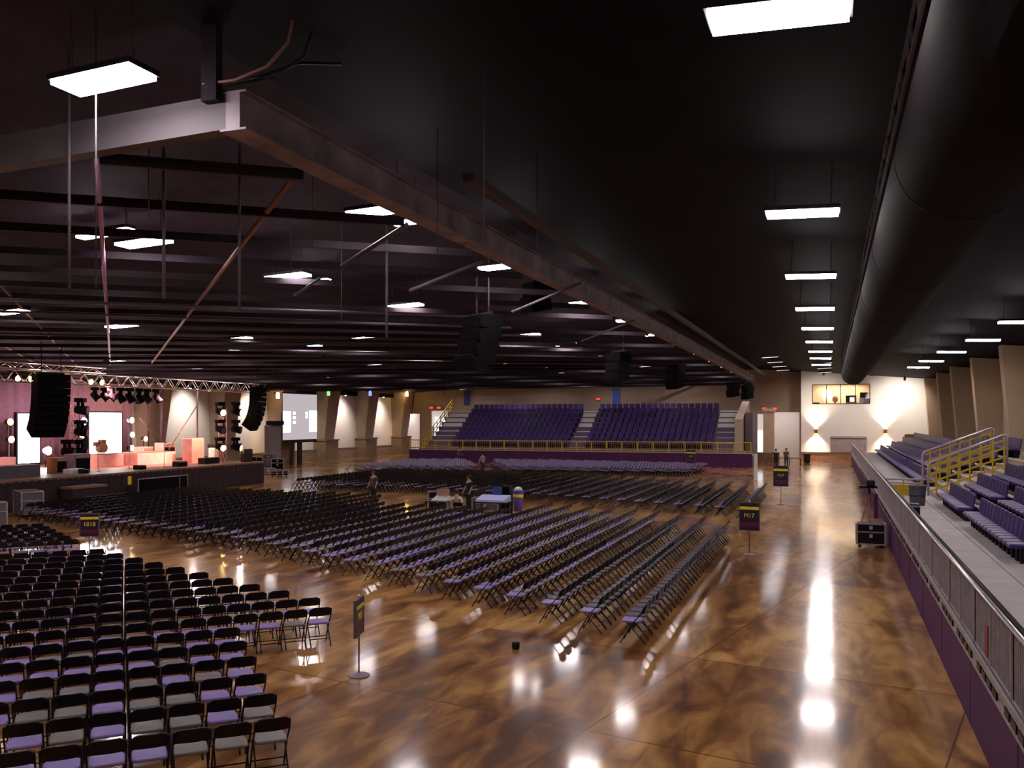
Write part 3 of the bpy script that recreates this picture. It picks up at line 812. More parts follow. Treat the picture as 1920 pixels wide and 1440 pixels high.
# ---------------------------------------------------------------- right-hand stand
XD = 1.98
t_ = thing('stand_platform', 'long raised concrete walkway with purple front along the right aisle', 'platform', (0, 0, 0))
MB().box(XD, 3.62, 1, 95, ZD - .22, ZD).build('walkway', M_deck, t_)
MB().box(XD - .04, XD, 1, 95, 0, ZD - .16).build('front_panel', M_purple, t_)
pj = MB()
for k in range(26): pj.box(XD - .046, XD - .039, 4 + 3.6 * k, 4.03 + 3.6 * k, 0, ZD - .17)
pj.build('panel_joints', M_black, t_)
MB().box(XD - .07, XD - .035, 1, 95, ZD - .16, ZD - .10).box(XD - .07, XD - .035, 1, 95, ZD + .02, ZD + .10).build('edge_channel', M_steel, t_)
eb = MB()
for k in range(150):
    if k % 5 != 4: eb.box(XD - .075, XD - .02, 4 + .42 * k, 4.3 + .42 * k, ZD - .1, ZD + .0)
eb.build('drain_slots', M_black, t_)['kind'] = 'stuff'
MB().box(XD - .05, XD - .035, 1, 95, ZD - .1, ZD + .06).build('edge_plate', M_steel, t_)
for k in range(5):
    x, z = tier(k)
    x0 = 3.62 + .95 * k
    m = MB().box(x0, x0 + .95 if k < 4 else XR, 12, 40.2, 0, z).box(x0, x0 + .95 if k < 4 else XR, 45.8, 95, 0, z)
    struct(m.build('trim_tier' + '_' + ['one', 'two', 'three', 'four', 'five'][k], M_riser))
    struct(MB().box(x0 + .02, x0 + .95 if k < 4 else XR, 12, 40.2, z, z + .012).box(x0 + .02, x0 + .95 if k < 4 else XR, 45.8, 95, z, z + .012).build('trim_tier_top' + '_' + ['one', 'two', 'three', 'four', 'five'][k], M_deck))
# stairs between the two seat sections
stt = MB()
for k in range(10):
    stt.box(3.7 + .475 * k, 3.7 + .475 * (k + 1) if k < 9 else 8.75, 40.2, 45.8, 0, ZD + .19 * (k + 1) - .19)
ys = MB()
for k in range(10): ys.box(3.7 + .475 * k - .01, 3.76 + .475 * k, 40.3, 45.7, ZD + .19 * k - .04 - .0, ZD + .19 * k + .006)
t_ = thing('stand_stairs', 'concrete stairs with yellow step edges in the right stand', 'stairs', (0, 0, 0))
stt.build('steps', M_deck, t_); ys.build('step_edges', M_yellow, t_)
# stair railings
def stair_rail(Y, x0, x1, z0, z1, label):
    t = thing('stair_railing', label, 'railing', (0, 0, 0), 0, 'stair railings of the right stand')
    MB().tube([(x0 - .1, Y, ZD + .2), (x0 - .1, Y, z0 - .2), (x0 - .02, Y, z0 - .05), (x0 + .1, Y, z0), (x1 - .1, Y, z1), (x1, Y, z1 - .05), (x1, Y, ZD + .19 * int((x1 - 3.67) / .475 + .1) + .2)], .045, 8).build('handrail', M_lavrail, t)
    nb = 7
    for k in range(nb):
        x = x0 + .2 + (x1 - x0 - .3) * k / (nb - 1); zt = z0 + (z1 - z0) * (x - x0) / (x1 - x0)
        MB().box(x - .03, x + .03, Y - .03, Y + .03, ZD + .19 * int((x - 3.67) / .475 + .08) + .2, zt - .06).build('post', M_yellow, t)
    for dz in (-.18, -.5, -.85, -1.2):
        MB().bar((x0, Y, z0 + dz), (x1, Y, z1 + dz), .03, .07).build('rail_bar', M_yellow, t)
stair_rail(40.35, 3.85, 6.6, 2.75, 3.85, 'grey handrail with yellow bars on the near side of the stand stairs')
stair_rail(45.6, 4.1, 6.9, 3.0, 4.05, 'grey handrail with yellow bars on the far side of the stand stairs')
# low yellow barrier across the walkway
t_ = thing('yellow_barrier', 'low yellow barrier with grey top rails across the walkway', 'railing', (0, 41.4, ZD + .004))
MB().tube([(2.16, 0, .78), (3.6, 0, .78)], .04, 8).build('top_rail', M_lavrail, t_); MB().tube([(2.16, 0, .62), (3.6, 0, .62)], .035, 8).build('top_rail', M_lavrail, t_)
for x in (2.18, 2.9, 3.55): MB().box(x - .03, x + .03, -.03, .03, 0, .8).build('post', M_yellow, t_)
MB().box(2.3, 3.5, -.015, .015, .1, .55).build('panel', M_yellow, t_)
tag(MB().bbox(6.55, 7.38, 92, 92.6, 2.306, 3.0, .04).build('yellow_wall_panel', M_yellow), 'yellow-olive box standing before the white wall at far right', 'box')
# guard rail along the walkway edge
gr = thing('guard_rail', 'long grey guard rail with silver top rail on the walkway edge', 'railing', (XD, 0, ZD))
MB().tube([(0, 1, .92), (0, 95, .92)], .03, 8).build('top_rail', M_alu, gr, 'silver top rail')
MB().tube([(.09, 1, .92), (.09, 95, .92)], .032, 8).build('inner_rail', M_steeld, gr, 'dark inner rail')
MB().box(-.02, .02, 1, 95, .08, .13).build('bottom_rail', M_steel, gr)
for k in range(64): MB().box(-.03, .03, 3 + 1.45 * k, 3.05 + 1.45 * k, .003, .92).build('post', M_steel, gr)
bal = MB()
for k in range(900):
    y = 3.1 + .1 * k
    bal.box(-.008, .008, y, y + .016, .1, .9)
ob = bal.build('balusters', M_steel, gr); ob['kind'] = 'stuff'
tag(MB().box(XD - .04, XD - .025, 13.3, 13.5, ZD + .2, ZD + .62).build('notice_plate', M_red), 'red notice plate fixed to the guard rail near the camera', 'sign')
t_ = thing('grey_pedestal', 'grey pedestal box on the walkway behind the guard rail', 'box', (2.35, 11.0, ZD + .004))
MB().bbox(-.14, .14, -.16, .16, 0, .95, .02).build('body', M_steel, t_); MB().bbox(-.18, .18, -.2, .2, .95, 1.03, .02).build('top', M_deck, t_)
# bin, black box
t_ = thing('trash_bin', 'round dark grey trash bin on the walkway by the yellow barrier', 'bin', (3.15, 38.0, ZD + .004))
MB().lathe((0, 0, 0), [(.26, 0), (.29, .3), (.31, .72), (.33, .74), (.33, .78), (.30, .78), (.28, .4)], 24).build('barrel', M_bin, t_); MB().lathe((0, 0, 0), [(.30, .36), (.305, .40)], 24).build('rim', M_black, t_)
t_ = thing('black_speaker_box', 'black box standing on the walkway in front of the trash bin', 'box', (2.5, 31.8, ZD + .004))
MB().bbox(-.2, .2, -.25, .25, 0, .6, .02).build('body', M_black, t_); MB().box(-.2, .2, -.26, -.25, .5, .56).build('handle', M_greyc, t_)
# road case, reels and tripod on the aisle floor
def road_case(name, label, loc, rz, w, d, h, m_in=M_black, group=None):
    t = thing(name, label, 'road case', loc, rz, group)
    z0 = .12
    MB().bbox(-w / 2, w / 2, -d / 2, d / 2, z0, h, .01).build('body', m_in, t)
    e = MB(); r = .03
    for x in (-w / 2, w / 2):
        for y in (-d / 2, d / 2): e.box(x - r, x + r, y - r, y + r, z0, h + .01)
    for z in (z0, h * .66, h):
        for y in (-d / 2, d / 2): e.box(-w / 2, w / 2, y - r * .8, y + r * .8, z - r * .7, z + r * .7)
        for x in (-w / 2, w / 2): e.box(x - r * .8, x + r * .8, -d / 2, d / 2, z - r * .7, z + r * .7)
    e.build('edge_trim', M_steel, t)
    for z in (h * .5, h * .85): MB().box(-.05, .05, -d / 2 - .03, -d / 2, z - .06, z + .06).build('latch', M_alu, t)
    for x in (-w / 2 + .1, w / 2 - .1):
        for y in (-d / 2 + .1, d / 2 - .1): MB().lathe((x, y, 0), [(.03, 0), (.05, .02), (.05, .1), (.03, z0)], 10).build('caster', M_black, t)
    return t
p = pz(1634, 1027, 0); p.x = 1.33
road_case('road_case', 'black road case with silver edges on the floor below the guard rail', (p.x, p.y + .25, 0), 0, .92, .55, .82)
for k, (dz, lb) in enumerate(((.28, 'lower tan cable reel beside the black road case'), (.80, 'upper tan cable reel stacked beside the black road case'))):
    t_ = thing('cable_reel', lb, 'cable reel', (1.68, p.y + 1.0, dz - .22), 0, 'tan cable reels')
    MB().tube([(-.02, -.1, .22), (-.02, .1, .22)], .08, 12).build('hub', M_black, t_)
    for y in (-.12, .1): MB().tube([(-.02, y, .22), (-.02, y + .02, .22)], .13 if k else .15, 16).build('flange', M_tan, t_)
    MB().box(-.14, .1, -.14, .14, -.06 if k == 0 else -.13, .08).build('foot', M_black, t_)
tp = thing('camera_tripod', 'tripod with a dark flat camera plate in the aisle behind the road case', 'tripod', (1.45, 38.5, 0))
for a in (0, 2.1, 4.2):
    MB().tube([(0, 0, 1.55), (.42 * math.cos(a + .5), .42 * math.sin(a + .5), .0)], .02, 8).build('leg', M_brace, tp)
MB().tube([(0, 0, .9), (0, 0, 1.75)], .035, 10).build('column', M_black, tp)
MB().bbox(-.38, .3, -.2, .2, 1.74, 1.83, .02).build('plate', M_black, tp)
MB().bbox(-.12, .2, -.3, .12, 1.83, 2.06, .03).build('camera_body', M_black, tp); MB().tube([(.04, -.3, 1.95), (.04, -.5, 1.95)], .06, 12).build('lens', M_black, tp)
MB().box(.17, .32, -.06, .0, .55, 1.5).build('cloth', M_purple, tp, 'purple cloth hanging from the tripod')

# ---------------------------------------------------------------- far stand
t_ = thing('stand_platform', 'purple-fronted raised platform of the far stand', 'platform', (0, 84.7, 0))
MB().box(-41, -6.7, 0, .1, 0, 1.25).build('front_panel', M_purple, t_)
MB().box(-41, -6.7, .1, 1.6, 1.05, 1.25).box(-41, -6.7, -.04, .1, 1.25, 1.34).build('walkway', M_deck, t_)
MB().box(-6.8, -6.7, .1, 1.6, 0, 1.05).build('side_panel', M_purple, t_)
ftm = MB()
for k in range(8): ftm.box(-39.8, -8.5, 86.1 + .85 * k, 86.1 + .85 * (k + 1) if k < 7 else 94.4, 1.0, 1.6 + .5 * k)
struct(ftm.build('trim_far_tiers', M_seatp if False else mat('tier_purple_grey', (.13, .09, .15), .7)))
for nm_, (xa, xb), lb in (('stand_stairs', (-24.4, -22.9), 'pale stairs between the two halves of the far stand'), ('stand_stairs', (-10.4, -8.6), 'pale stairs at the right end of the far stand'), ('stand_stairs', (-39.6, -37.15), 'pale stairs at the left end of the far stand')):
    t_ = thing(nm_, lb, 'stairs', (0, 0, 0), 0, 'stairs of the far stand')
    m = MB()
    for k in range(16): m.box(xa, xb, 86.32 + .4 * k, 86.32 + .4 * (k + 1) if k < 15 else 94.3, 1.26, 1.36 + .26 * k)
    m.build('steps', M_white, t_)
    e = MB()
    for k in range(16): e.box(xa + .02, xb - .02, 86.31 + .4 * k, 86.36 + .4 * k, 1.33 + .26 * k, 1.365 + .26 * k)
    e.build('step_edges', M_whitep, t_)
struct(MB().hexa([(-8.4, 86.4, 1.25), (-7.7, 86.4, 1.25), (-7.7, 94.4, 1.25), (-8.4, 94.4, 1.25), (-8.4, 86.4, 4.4), (-7.7, 86.4, 4.4), (-7.7, 94.4, 6.2), (-8.4, 94.4, 6.2)]).build('wall_stand_side', M_beige))
struct(MB().box(-7.6, -6.9, 88, 94, 0, 5.0).build('wall_stand_recess', M_riser))
fr = thing('stand_railing', 'yellow railing along the front of the far stand', 'railing', (0, 84.78, 1.345))
for z in (.92, .12): MB().tube([(-41, 0, z), (-6.8, 0, z)], .05, 6).build('rail', M_yellow, fr)
for k in range(24): MB().box(-41 + 1.487 * k - .06, -41 + 1.487 * k + .06, -.04, .04, 0, .92).build('post', M_yellow, fr)
bm_ = MB()
for k in range(170): bm_.box(-40.9 + .2 * k, -40.88 + .2 * k, -.01, .01, .12, .9)
bm_.build('balusters', M_yellow, fr)['kind'] = 'stuff'
sr = thing('stair_railing', 'yellow slanted railing rising at the left end of the far stand', 'railing', (-39.7, 0, 0))
for dz in (.95, .5, .1): MB().bar((0, 85.6, 1.4 + dz), (0, 93, 5.6 + dz), .06, .09).build('rail', M_yellow, sr)
for k in range(8): MB().box(-.04, .04, 85.8 + k, 85.9 + k, 1.4 + .567 * (k + .2), 2.4 + .567 * (k + .2)).build('post', M_yellow, sr)
for u, vt, vb, lb in ((875, 733, 760, 'dark blue hanging banner left above the far stand'), (1155, 729, 757, 'bright blue hanging banner above the right half of the far stand')):
    a = py(u, vt, YE - .3); b = py(u, vb, YE - .3)
    t_ = thing('wall_banner', lb, 'banner', (a.x, YE - .2, a.z), 0, 'blue banners')
    MB().box(-.42, .42, -.02, .02, b.z - a.z, 0).build('cloth', M_blueb if u < 900 else mat('blue_banner_bright', (.06, .12, .55), .6), t_); MB().tube([(-.46, 0, 0), (.46, 0, 0)], .04, 6).build('rod', M_steeld, t_)
for u, v, Y, lb in ((1122, 748, YE - .1, 'red exit sign above the stairs of the far stand'), (1433, 766, YE - .1, 'left red exit sign over the right-hand foyer opening'), (1453, 766, YE - .1, 'right red exit sign over the right-hand foyer opening'), (809, 764.5, YE - .1, 'left red exit sign at the left foyer opening'), (823, 764.5, YE - .1, 'right red exit sign at the left foyer opening')):
    c = py(u, v, Y)
    t_ = thing('exit_sign', lb, 'exit sign', (c.x, Y, c.z), 0, 'red exit signs')
    MB().box(-.26, .26, -.04, .1, -.14, .14).build('body', M_steeld, t_); 
    f = MB().box(-.24, .24, -.05, -.04, -.12, .12); f.build('face', E_red, t_)
c = py(826, 736, YE - .3)
t_ = thing('wall_camera', 'small grey camera on the far wall near the left corner', 'camera', (c.x, YE, c.z))
MB().bbox(-.5, .5, -.5, -.2, -.15, .15, .03).build('body', M_greyc, t_); MB().box(-.06, .06, -.3, 0, -.05, .05).build('bracket', M_steeld, t_)
tag(MB().bbox(*(lambda a: (a.x - 1.0, a.x + 1.0, 98.5, 99.3, 0, .95))(py(803, 822, 99)), .03).build('dark_bench', M_riser), 'dark counter by the left foyer opening', 'counter')
for u, v, r, h, lb in ((1513, 868, .35, .95, 'dark round bin beside the white wall corner'),):
    p = pz(u, v, 0)
    t_ = thing('round_bin', lb, 'bin', p)
    MB().lathe((0, 0, 0), [(r * .85, 0), (r, h * .9), (r, h), (r * .9, h)], 20).build('barrel', M_steeld, t_)
p = pz(1490, 874, 0)
t_ = thing('folding_table', 'small dark table beside the round bin at the aisle end', 'table', p)
MB().box(-.6, .6, -.35, .35, .72, .77).build('tabletop', M_steeld, t_)
for x in (-.5, .5): 
    for y in (-.28, .28): MB().tube([(x, y, 0), (x, y, .72)], .025, 6).build('leg', M_black, t_)
p = pz(1438, 868, 0)
tag(MB().bbox(p.x - 1.3, p.x + 1.2, p.y, p.y + .6, 0, 1.05, .03).build('reception_counter', M_brown), 'brown counter at the far right end of the far stand', 'counter')
c0 = py(1432, 800, 99.5); c1 = py(1451, 800, 99.5)
struct(MB().box(c0.x, c1.x, 99.5, 100.4, 0, 5.2).box(c0.x - .15, c1.x + .15, 99.35, 100.5, 5.2, 5.5).build('column_30', M_pil))
p = pz(1417, 900, 0)
tag(MB().bbox(p.x - .12, p.x + .12, p.y - .12, p.y + .12, 0, 1.9, .02).build('white_post', M_whitep), 'white post at the right corner of the far stand platform', 'post')

# ================================================================= section signs
TXT = None
def letters(s, size, mat_, name, parent, loc, rz=0):
    cu = bpy.data.curves.new(name, 'FONT'); cu.body = s; cu.size = size; cu.align_x = 'CENTER'; cu.align_y = 'CENTER'; cu.extrude = .004
    tmp = bpy.data.objects.new(name, cu); COL.objects.link(tmp)
    dg = bpy.context.evaluated_depsgraph_get(); me = bpy.data.meshes.new_from_object(tmp.evaluated_get(dg))
    bpy.data.objects.remove(tmp); me.materials.clear(); me.materials.append(mat_)
    o = bpy.data.objects.new(name, me); COL.objects.link(o); o.parent = parent; o.location = loc; o.rotation_euler = (PI / 2, 0, rz)
    return o
def sign(u, v, rz, label, text, ht=1.38, w=.50, h=.62, floor=True, p=None):
    p = p or pz(u, v, 0)
    t = thing('section_sign', label, 'sign', (p.x, p.y, 0), rz, 'section sign stands')
    MB().lathe((0, 0, 0), [(.19, 0), (.19, .015), (.17, .03), (.03, .045), (.02, .06)], 28).build('base', M_greyc, t)
    MB().tube([(0, 0, .04), (0, 0, ht)], .014, 8).build('pole', M_rod, t)
    MB().ball((0, 0, ht + .01), .03).build('finial', M_alu, t)
    z0 = ht - .05 - h
    f = MB(); fw = .03
    f.box(-w / 2 - fw, -w / 2, -.025, .025, z0, ht - .04).box(w / 2, w / 2 + fw, -.025, .025, z0, ht - .04).box(-w / 2 - fw, w / 2 + fw, -.025, .025, ht - .05, ht - .02)
    f.build('frame', M_rod, t)
    pn = MB().box(-w / 2, w / 2, -.02, .02, z0, ht - .05).build('panel', M_sign, t)
    for s in (-1, 1):
        y0, y1 = (-.026, -.021) if s < 0 else (.021, .026)
        MB().box(-w / 2, w / 2, y0, y1, z0 + h * .76, z0 + h * .87).build('stripe', M_yellowt, pn, 'yellow stripe')
        MB().box(-w / 2, w / 2, y0, y1, z0 + h * .14, z0 + h * .3).build('stripe', M_magenta, pn, 'magenta stripe')
        letters(text, .19, M_yellowt, 'lettering', pn, (0, -.024 if s < 0 else .024, z0 + h * .54), 0 if s < 0 else PI)
    return t
sign(673, 1267, math.radians(-75), 'section sign seen edge-on beside the front chairs of the near block', 'M01')
p1 = pz(168, 1045, 0)
sign(168, 1045, math.radians(28), 'navy section sign with yellow lettering at the left edge aisle', '1018', 1.45, .55, .72)
sign(1405, 1040, math.radians(-5), 'navy section sign at the right aisle between middle and far middle blocks', 'M17', 1.75, .62, .9)
sign(1464, 946, math.radians(-8), 'navy section sign on the right aisle past the far middle block', 'M17', 2.05, .72, 1.05)
sign(1296, 891, math.radians(-10), 'farthest navy section sign, before the far stand front', 'M17', 2.0, .7, 1.0)
p = pz(967, 1216, 0)
t_ = thing('floor_puck', 'small black puck lying on the floor before the middle block', 'floor cap', (p.x, p.y, 0))
MB().lathe((0, 0, 0), [(.07, 0), (.08, .02), (.08, .12), (.06, .14)], 18).build('body', M_black, t_)

# ================================================================= people
def person(label, loc, rz, shirt, pants, pose='stand', hair=M_hair, lean=0.0, arms=None):
    t = thing('person', label, 'person', loc, rz)
    if pose == 'stand':
        pel = (0, 0, .94); hipz = .90
        legs = [[(.09 * s, 0, .90), (.105 * s, .02, .50), (.11 * s, -.01, .09), (.12 * s, .13, .035)] for s in (-1, 1)]
    else:
        pel = (0, -.05, .50)
        legs = [[(.10 * s, -.02, .49), (.13 * s, .40, .50), (.13 * s, .38, .09), (.14 * s, .51, .035)] for s in (-1, 1)]
    z = pel[2]; L = lean
    sp = [pel, (L * .3, pel[1], z + .18), (L * .8, pel[1] + .01, z + .38), (L, pel[1] - .01, z + .50), (L * 1.1, pel[1] + .01, z + .58), (L * 1.15, pel[1] + .03, z + .70), (L * 1.15, pel[1] + .02, z + .79)]
    srad = [(.155, .11), (.135, .10), (.165, .115), (.12, .09), (.052, .055), (.076, .092), (.05, .06)]
    def skin(name, chains, m, sub=2, root=0):
        vs, es, rs = [], [], []
        idx = {}
        for ch, rd in chains:
            prev = None
            for q, r in zip(ch, rd):
                kq = tuple(round(c, 4) for c in q)
                if kq not in idx: idx[kq] = len(vs); vs.append(q); rs.append(r)
                i = idx[kq]
                if prev is not None and prev != i: es.append((prev, i))
                prev = i
        me = bpy.data.meshes.new(name); me.from_pydata(vs, es, []); me.materials.append(m)
        o = bpy.data.objects.new(name, me); COL.objects.link(o); o.parent = t
        md = o.modifiers.new('skin', 'SKIN'); md.use_smooth_shade = True
        for i, r in enumerate(rs):
            sv = me.skin_vertices[0].data[i]; sv.radius = r if isinstance(r, tuple) else (r, r); sv.use_root = (i == root)
        o.modifiers.new('sub', 'SUBSURF').levels = sub; o.modifiers['sub'].render_levels = sub
        return o
    arms = arms or [[(.24, .03, -.25), (.25, .14, -.44)], [(.24, .03, -.25), (.25, .14, -.44)]]
    ach = []; wr = []
    for s, (el, wrist) in zip((-1, 1), arms):
        sh_ = (sp[3][0] + .185 * s, sp[3][1], sp[3][2] - .04)
        e = (sp[3][0] + el[0] * s, sp[3][1] + el[1], sp[3][2] + el[2]); w = (sp[3][0] + wrist[0] * s, sp[3][1] + wrist[1], sp[3][2] + wrist[2])
        d = (Vector(w) - Vector(e)).normalized(); pm = Vector(w) + d * .07
        ach.append(([sp[3], sh_, e, w, tuple(pm)], [srad[3], .058, .043, .03, .034]))
        side = Vector((s, 0, 0)); up = d.cross(side).normalized()
        for f, (off, ln) in enumerate(((-.026, .062), (-.009, .075), (.009, .07), (.025, .055))):
            b0 = pm + up * off; ach.append(([tuple(pm), tuple(b0 + d * .025), tuple(b0 + d * (.025 + ln * .55) - side * .004), tuple(b0 + d * (.02 + ln) - side * .02)], [.034, .010, .009, .008]))
        th = Vector(w) + d * .03
        ach.append(([w, tuple(th + up * -.035), tuple(th + up * -.055 + d * .04)], [.03, .011, .009]))
    body = [(sp, srad)] + ach
    body.append(([sp[5], (sp[5][0], sp[5][1] + .11, sp[5][2] - .005)], [srad[5], .016]))
    for lg in legs: body.append(([sp[0]] + lg, [srad[0], .085, .055, .04, .035]))
    skin('body', body, M_skin)
    # clothes
    def grow(r, k): return tuple(c * k for c in r) if isinstance(r, tuple) else r * k
    neck = tuple(Vector(sp[3]) * .8 + Vector(sp[4]) * .2)
    skin('shirt', [([(0, pel[1], pel[2] - .09), sp[0], sp[1], sp[2], sp[3], neck], [(.15, .115), (.178, .132)] + [grow(r, 1.2) for r in srad[1:4]] + [(.078, .072)])] + [(c[0][:3], [grow(srad[3], 1.14), .072, .056]) for c in ach if len(c[0]) == 5], shirt)
    skin('trousers', [([sp[0]] + lg[:3], [grow(srad[0], 1.1), .102, .075, .062]) for lg in legs], pants)
    for lg in legs:
        x, y, zz = lg[3]; MB().ball((x, y - .06, .045), .05, .14, .05).build('shoe', M_shoe, t)
    hd = sp[5]
    hb = MB().ball((hd[0], hd[1] - .02, hd[2] + .03), .088, .105, .105, 14, 10)
    hb.build('hair', hair, t)
    MB().ball((hd[0] - .03, hd[1] + .09, hd[2] + .015), .012, n=8, m=6).build('eye', M_shoe, t); MB().ball((hd[0] + .03, hd[1] + .09, hd[2] + .015), .012, n=8, m=6).build('eye', M_shoe, t)
    return t

# ================================================================= front-of-house mixing position
fo = pz(880, 968, 0); FX, FY = -15.6, 39.6
def foh(u, v, zz): return pz(u, v, zz)
def table(label, x0, x1, y0, y1, h, m=M_black, name='mixing_desk_table'):
    t = thing(name, label, 'table', ((x0 + x1) / 2, (y0 + y1) / 2, 0)); w, d = (x1 - x0) / 2, (y1 - y0) / 2
    MB().bbox(-w, w, -d, d, h - .05, h, .01).build('tabletop', m, t)
    for x in (-w + .06, w - .06):
        for y in (-d + .06, d - .06): MB().box(x - .025, x + .025, y - .025, y + .025, 0, h - .05).build('leg', M_black, t)
    return t
pa = pz(898, 940, .8); pb = pz(978, 935, .8)
table('long black table under the glowing console at the mixing position', pa.x - .1, pb.x + .1, pa.y - .5, pa.y + .5, .82)
cm = thing('mixing_console', 'wide mixing console with pale blue glowing top at the mixing position', 'mixing console', ((pa.x + pb.x) / 2, pa.y, .82))
w = (pb.x - pa.x) / 2
MB().hexa([(-w, -.42, 0), (w, -.42, 0), (w, .42, 0), (-w, .42, 0), (-w, -.42, .08), (w, -.42, .08), (w, .42, .26), (-w, .42, .26)]).build('body', M_console, cm)
MB().hexa([(-w * .95, -.38, .092), (w * .95, -.38, .092), (w * .95, .34, .246), (-w * .95, .34, .246), (-w * .95, -.38, .10), (w * .95, -.38, .10), (w * .95, .34, .254), (-w * .95, .34, .254)]).build('control_surface', E_cons, cm)
MB().box(-.15, .25, .34, .4, .25, .62).build('monitor', M_blueb, cm)
pa2 = pz(803, 938, .8); pb2 = pz(846, 938, .8)
table('black equipment table left of the standing person at the mixing position', pa2.x, pb2.x, pa2.y - .4, pa2.y + .4, .8, M_steeld)
t_ = thing('lighting_desk', 'small pale lighting desk on the left mixing table', 'lighting desk', ((pa2.x + pb2.x) / 2 + .1, pa2.y + .1, .8))
MB().hexa([(-.35, -.3, 0), (.35, -.3, 0), (.35, .3, 0), (-.35, .3, 0), (-.35, -.3, .05), (.35, -.3, .05), (.35, .3, .2), (-.35, .3, .2)]).build('body', M_whitep, t_)
MB().box(-.3, .3, .22, .27, .2, .5).build('monitor', M_tan, t_)
p = pz(822, 958, 0)
road_case('road_case', 'black road case at the left end of the mixing position', (p.x, p.y, 0), .3, .9, .6, .95, M_black)
p = pz(893, 962, 0)
road_case('road_case', 'low dark road case under the glowing console', (p.x + .4, p.y + .4, 0), 0, 1.3, .6, .7, M_riser)
p = pz(951, 962, 0)
t_ = thing('rack_tower', 'tall narrow black rack right of the glowing console', 'rack', p)
MB().bbox(-.2, .2, -.25, .25, 0, 1.3, .02).build('body', M_black, t_); MB().box(-.17, .17, -.26, -.25, .2, 1.2).build('front_panel', M_cab, t_)
p = pz(968, 958, 0)
t_ = thing('water_cooler', 'blue drink barrel with white lid beside the rack tower', 'drink barrel', (p.x + .1, p.y, 0))
MB().lathe((0, 0, 0), [(.2, 0), (.2, .5), (.22, .55)], 18).build('stand', M_bluecan, t_, 'blue lower drum'); MB().lathe((0, 0, 0), [(.22, .55), (.24, .62), (.24, .95), (.26, 1.0)], 18).build('body', M_bluecan, t_)
MB().lathe((0, 0, 0), [(.245, .66), (.25, .68), (.25, .8), (.245, .82)], 18).build('band', M_yellowt, t_)
MB().lathe((0, 0, 0), [(.2, 1.0), (.21, 1.04), (.14, 1.14), (.05, 1.18)], 18).build('lid', M_whitep, t_)
p = pz(861, 974, 0)
person('person with dark hair in white shirt seated at the mixing position, seen from behind', (p.x, p.y, 0), .15, M_shirtw, M_denim, 'sit', lean=-.10, arms=[[(.30, .05, -.22), (.36, .2, -.40)], [(.24, .1, -.25), (.2, .3, -.3)]])
tt = place_chair('mid', M_gseat, (p.x, p.y - .02, 0), .15, 'folding chair under the seated person in white shirt', 'mixing position chair')
p = pz(866, 963, 0)
person('person in black standing behind the seated person at the mixing position', (p.x, p.y + .9, 0), 2.6, M_shirtk, M_shirtk, 'stand')
p = pz(701, 946, 0)
person('person in dark brown standing among the chairs of the middle block', (p.x, p.y, 0), 2.9, M_shirtb, M_shirtk, 'stand')
p = pz(1455, 878, 0)
person('person in black walking at the far end of the right aisle', (p.x, p.y, 0), .6, M_shirtk, M_shirtk, 'stand')
p = pz(1474, 876, 0)
person('person in brown standing right of the black-clad walker at the aisle end', (p.x, p.y, 0), -.4, M_shirtb, M_denim, 'stand')
p = pz(862, 872, 0)
person('person standing before the far stand beyond the mixing position', (p.x, p.y, 0), 0, M_shirtb, M_denim, 'stand')
p = pz(905, 890, 0)
person('person walking in the open aisle beyond the mixing position', (p.x, p.y, 0), 1.0, M_greyc, M_denim, 'stand')

# ================================================================= the stage
SX, SZ = -37.0, 1.5
sg = thing('stage', 'large raised stage with black skirt in front of the left wall', 'stage', (0, 0, 0))
MB().box(-49.2, SX, 28.5, 53.5, SZ - .12, SZ).build('deck', M_stagetop, sg)
sk = MB(); ny = 260; ring = []
vs = []
for i in range(ny + 1):
    y = 28.5 + 25.0 * i / ny; x = SX + .04 + .035 * math.sin(i * 1.3)
    vs.append((x, y, .02)); vs.append((x - .03, y, SZ - .08))
for i in range(ny): sk.v = vs; sk.face([2 * i, 2 * i + 2, 2 * i + 3, 2 * i + 1], True)
sk.build('skirt', M_cloth, sg)
sk2 = MB(); vs = []
for i in range(131):
    x = SX - 12.2 * i / 130; y = 53.54 + .035 * math.sin(i * 1.3); vs.append((x, y, .02)); vs.append((x, y - .03, SZ - .08))
sk2.v = vs
for i in range(130): sk2.face([2 * i, 2 * i + 2, 2 * i + 3, 2 * i + 1], True)
sk2.build('side_skirt', M_cloth, sg)
for k in range(6):
    for x in (-38, -43, -48): MB().box(x - .05, x + .05, 29 + 4.8 * k, 29.1 + 4.8 * k, 0, SZ - .12).build('support_leg', M_steel, sg)
# step platform at the stage front
a = pz(90, 911, 1.05); b = pz(140, 906, 1.05)
t_ = thing('stage_step', 'lit step platform at the front edge of the stage', 'platform', (0, 0, 0))
MB().box(SX + .16, SX + 1.0, a.y, b.y + .4, .9, 1.02).build('deck', M_stagetop, t_); MB().box(SX + .18, SX + .95, a.y + .05, b.y + .35, 0, .9).build('skirt', M_cloth, t_)
# backdrop
bd = MB(); ny = 220
vs = []
for i in range(ny + 1):
    y = 26.0 + 27.4 * i / ny; x = -48.2 + .07 * math.sin(i * .9) + .03 * math.sin(i * 2.3)
    vs.append((x, y, SZ)); vs.append((x, y, 6.95))
bd.v = vs
for i in range(ny): bd.face([2 * i, 2 * i + 2, 2 * i + 3, 2 * i + 1], True)
o = bd.build('stage_backdrop', M_backdrop); tag(o, 'dark purple cloth backdrop hanging behind the video walls', 'backdrop')
o.modifiers.new('solid', 'SOLIDIFY').thickness = .02
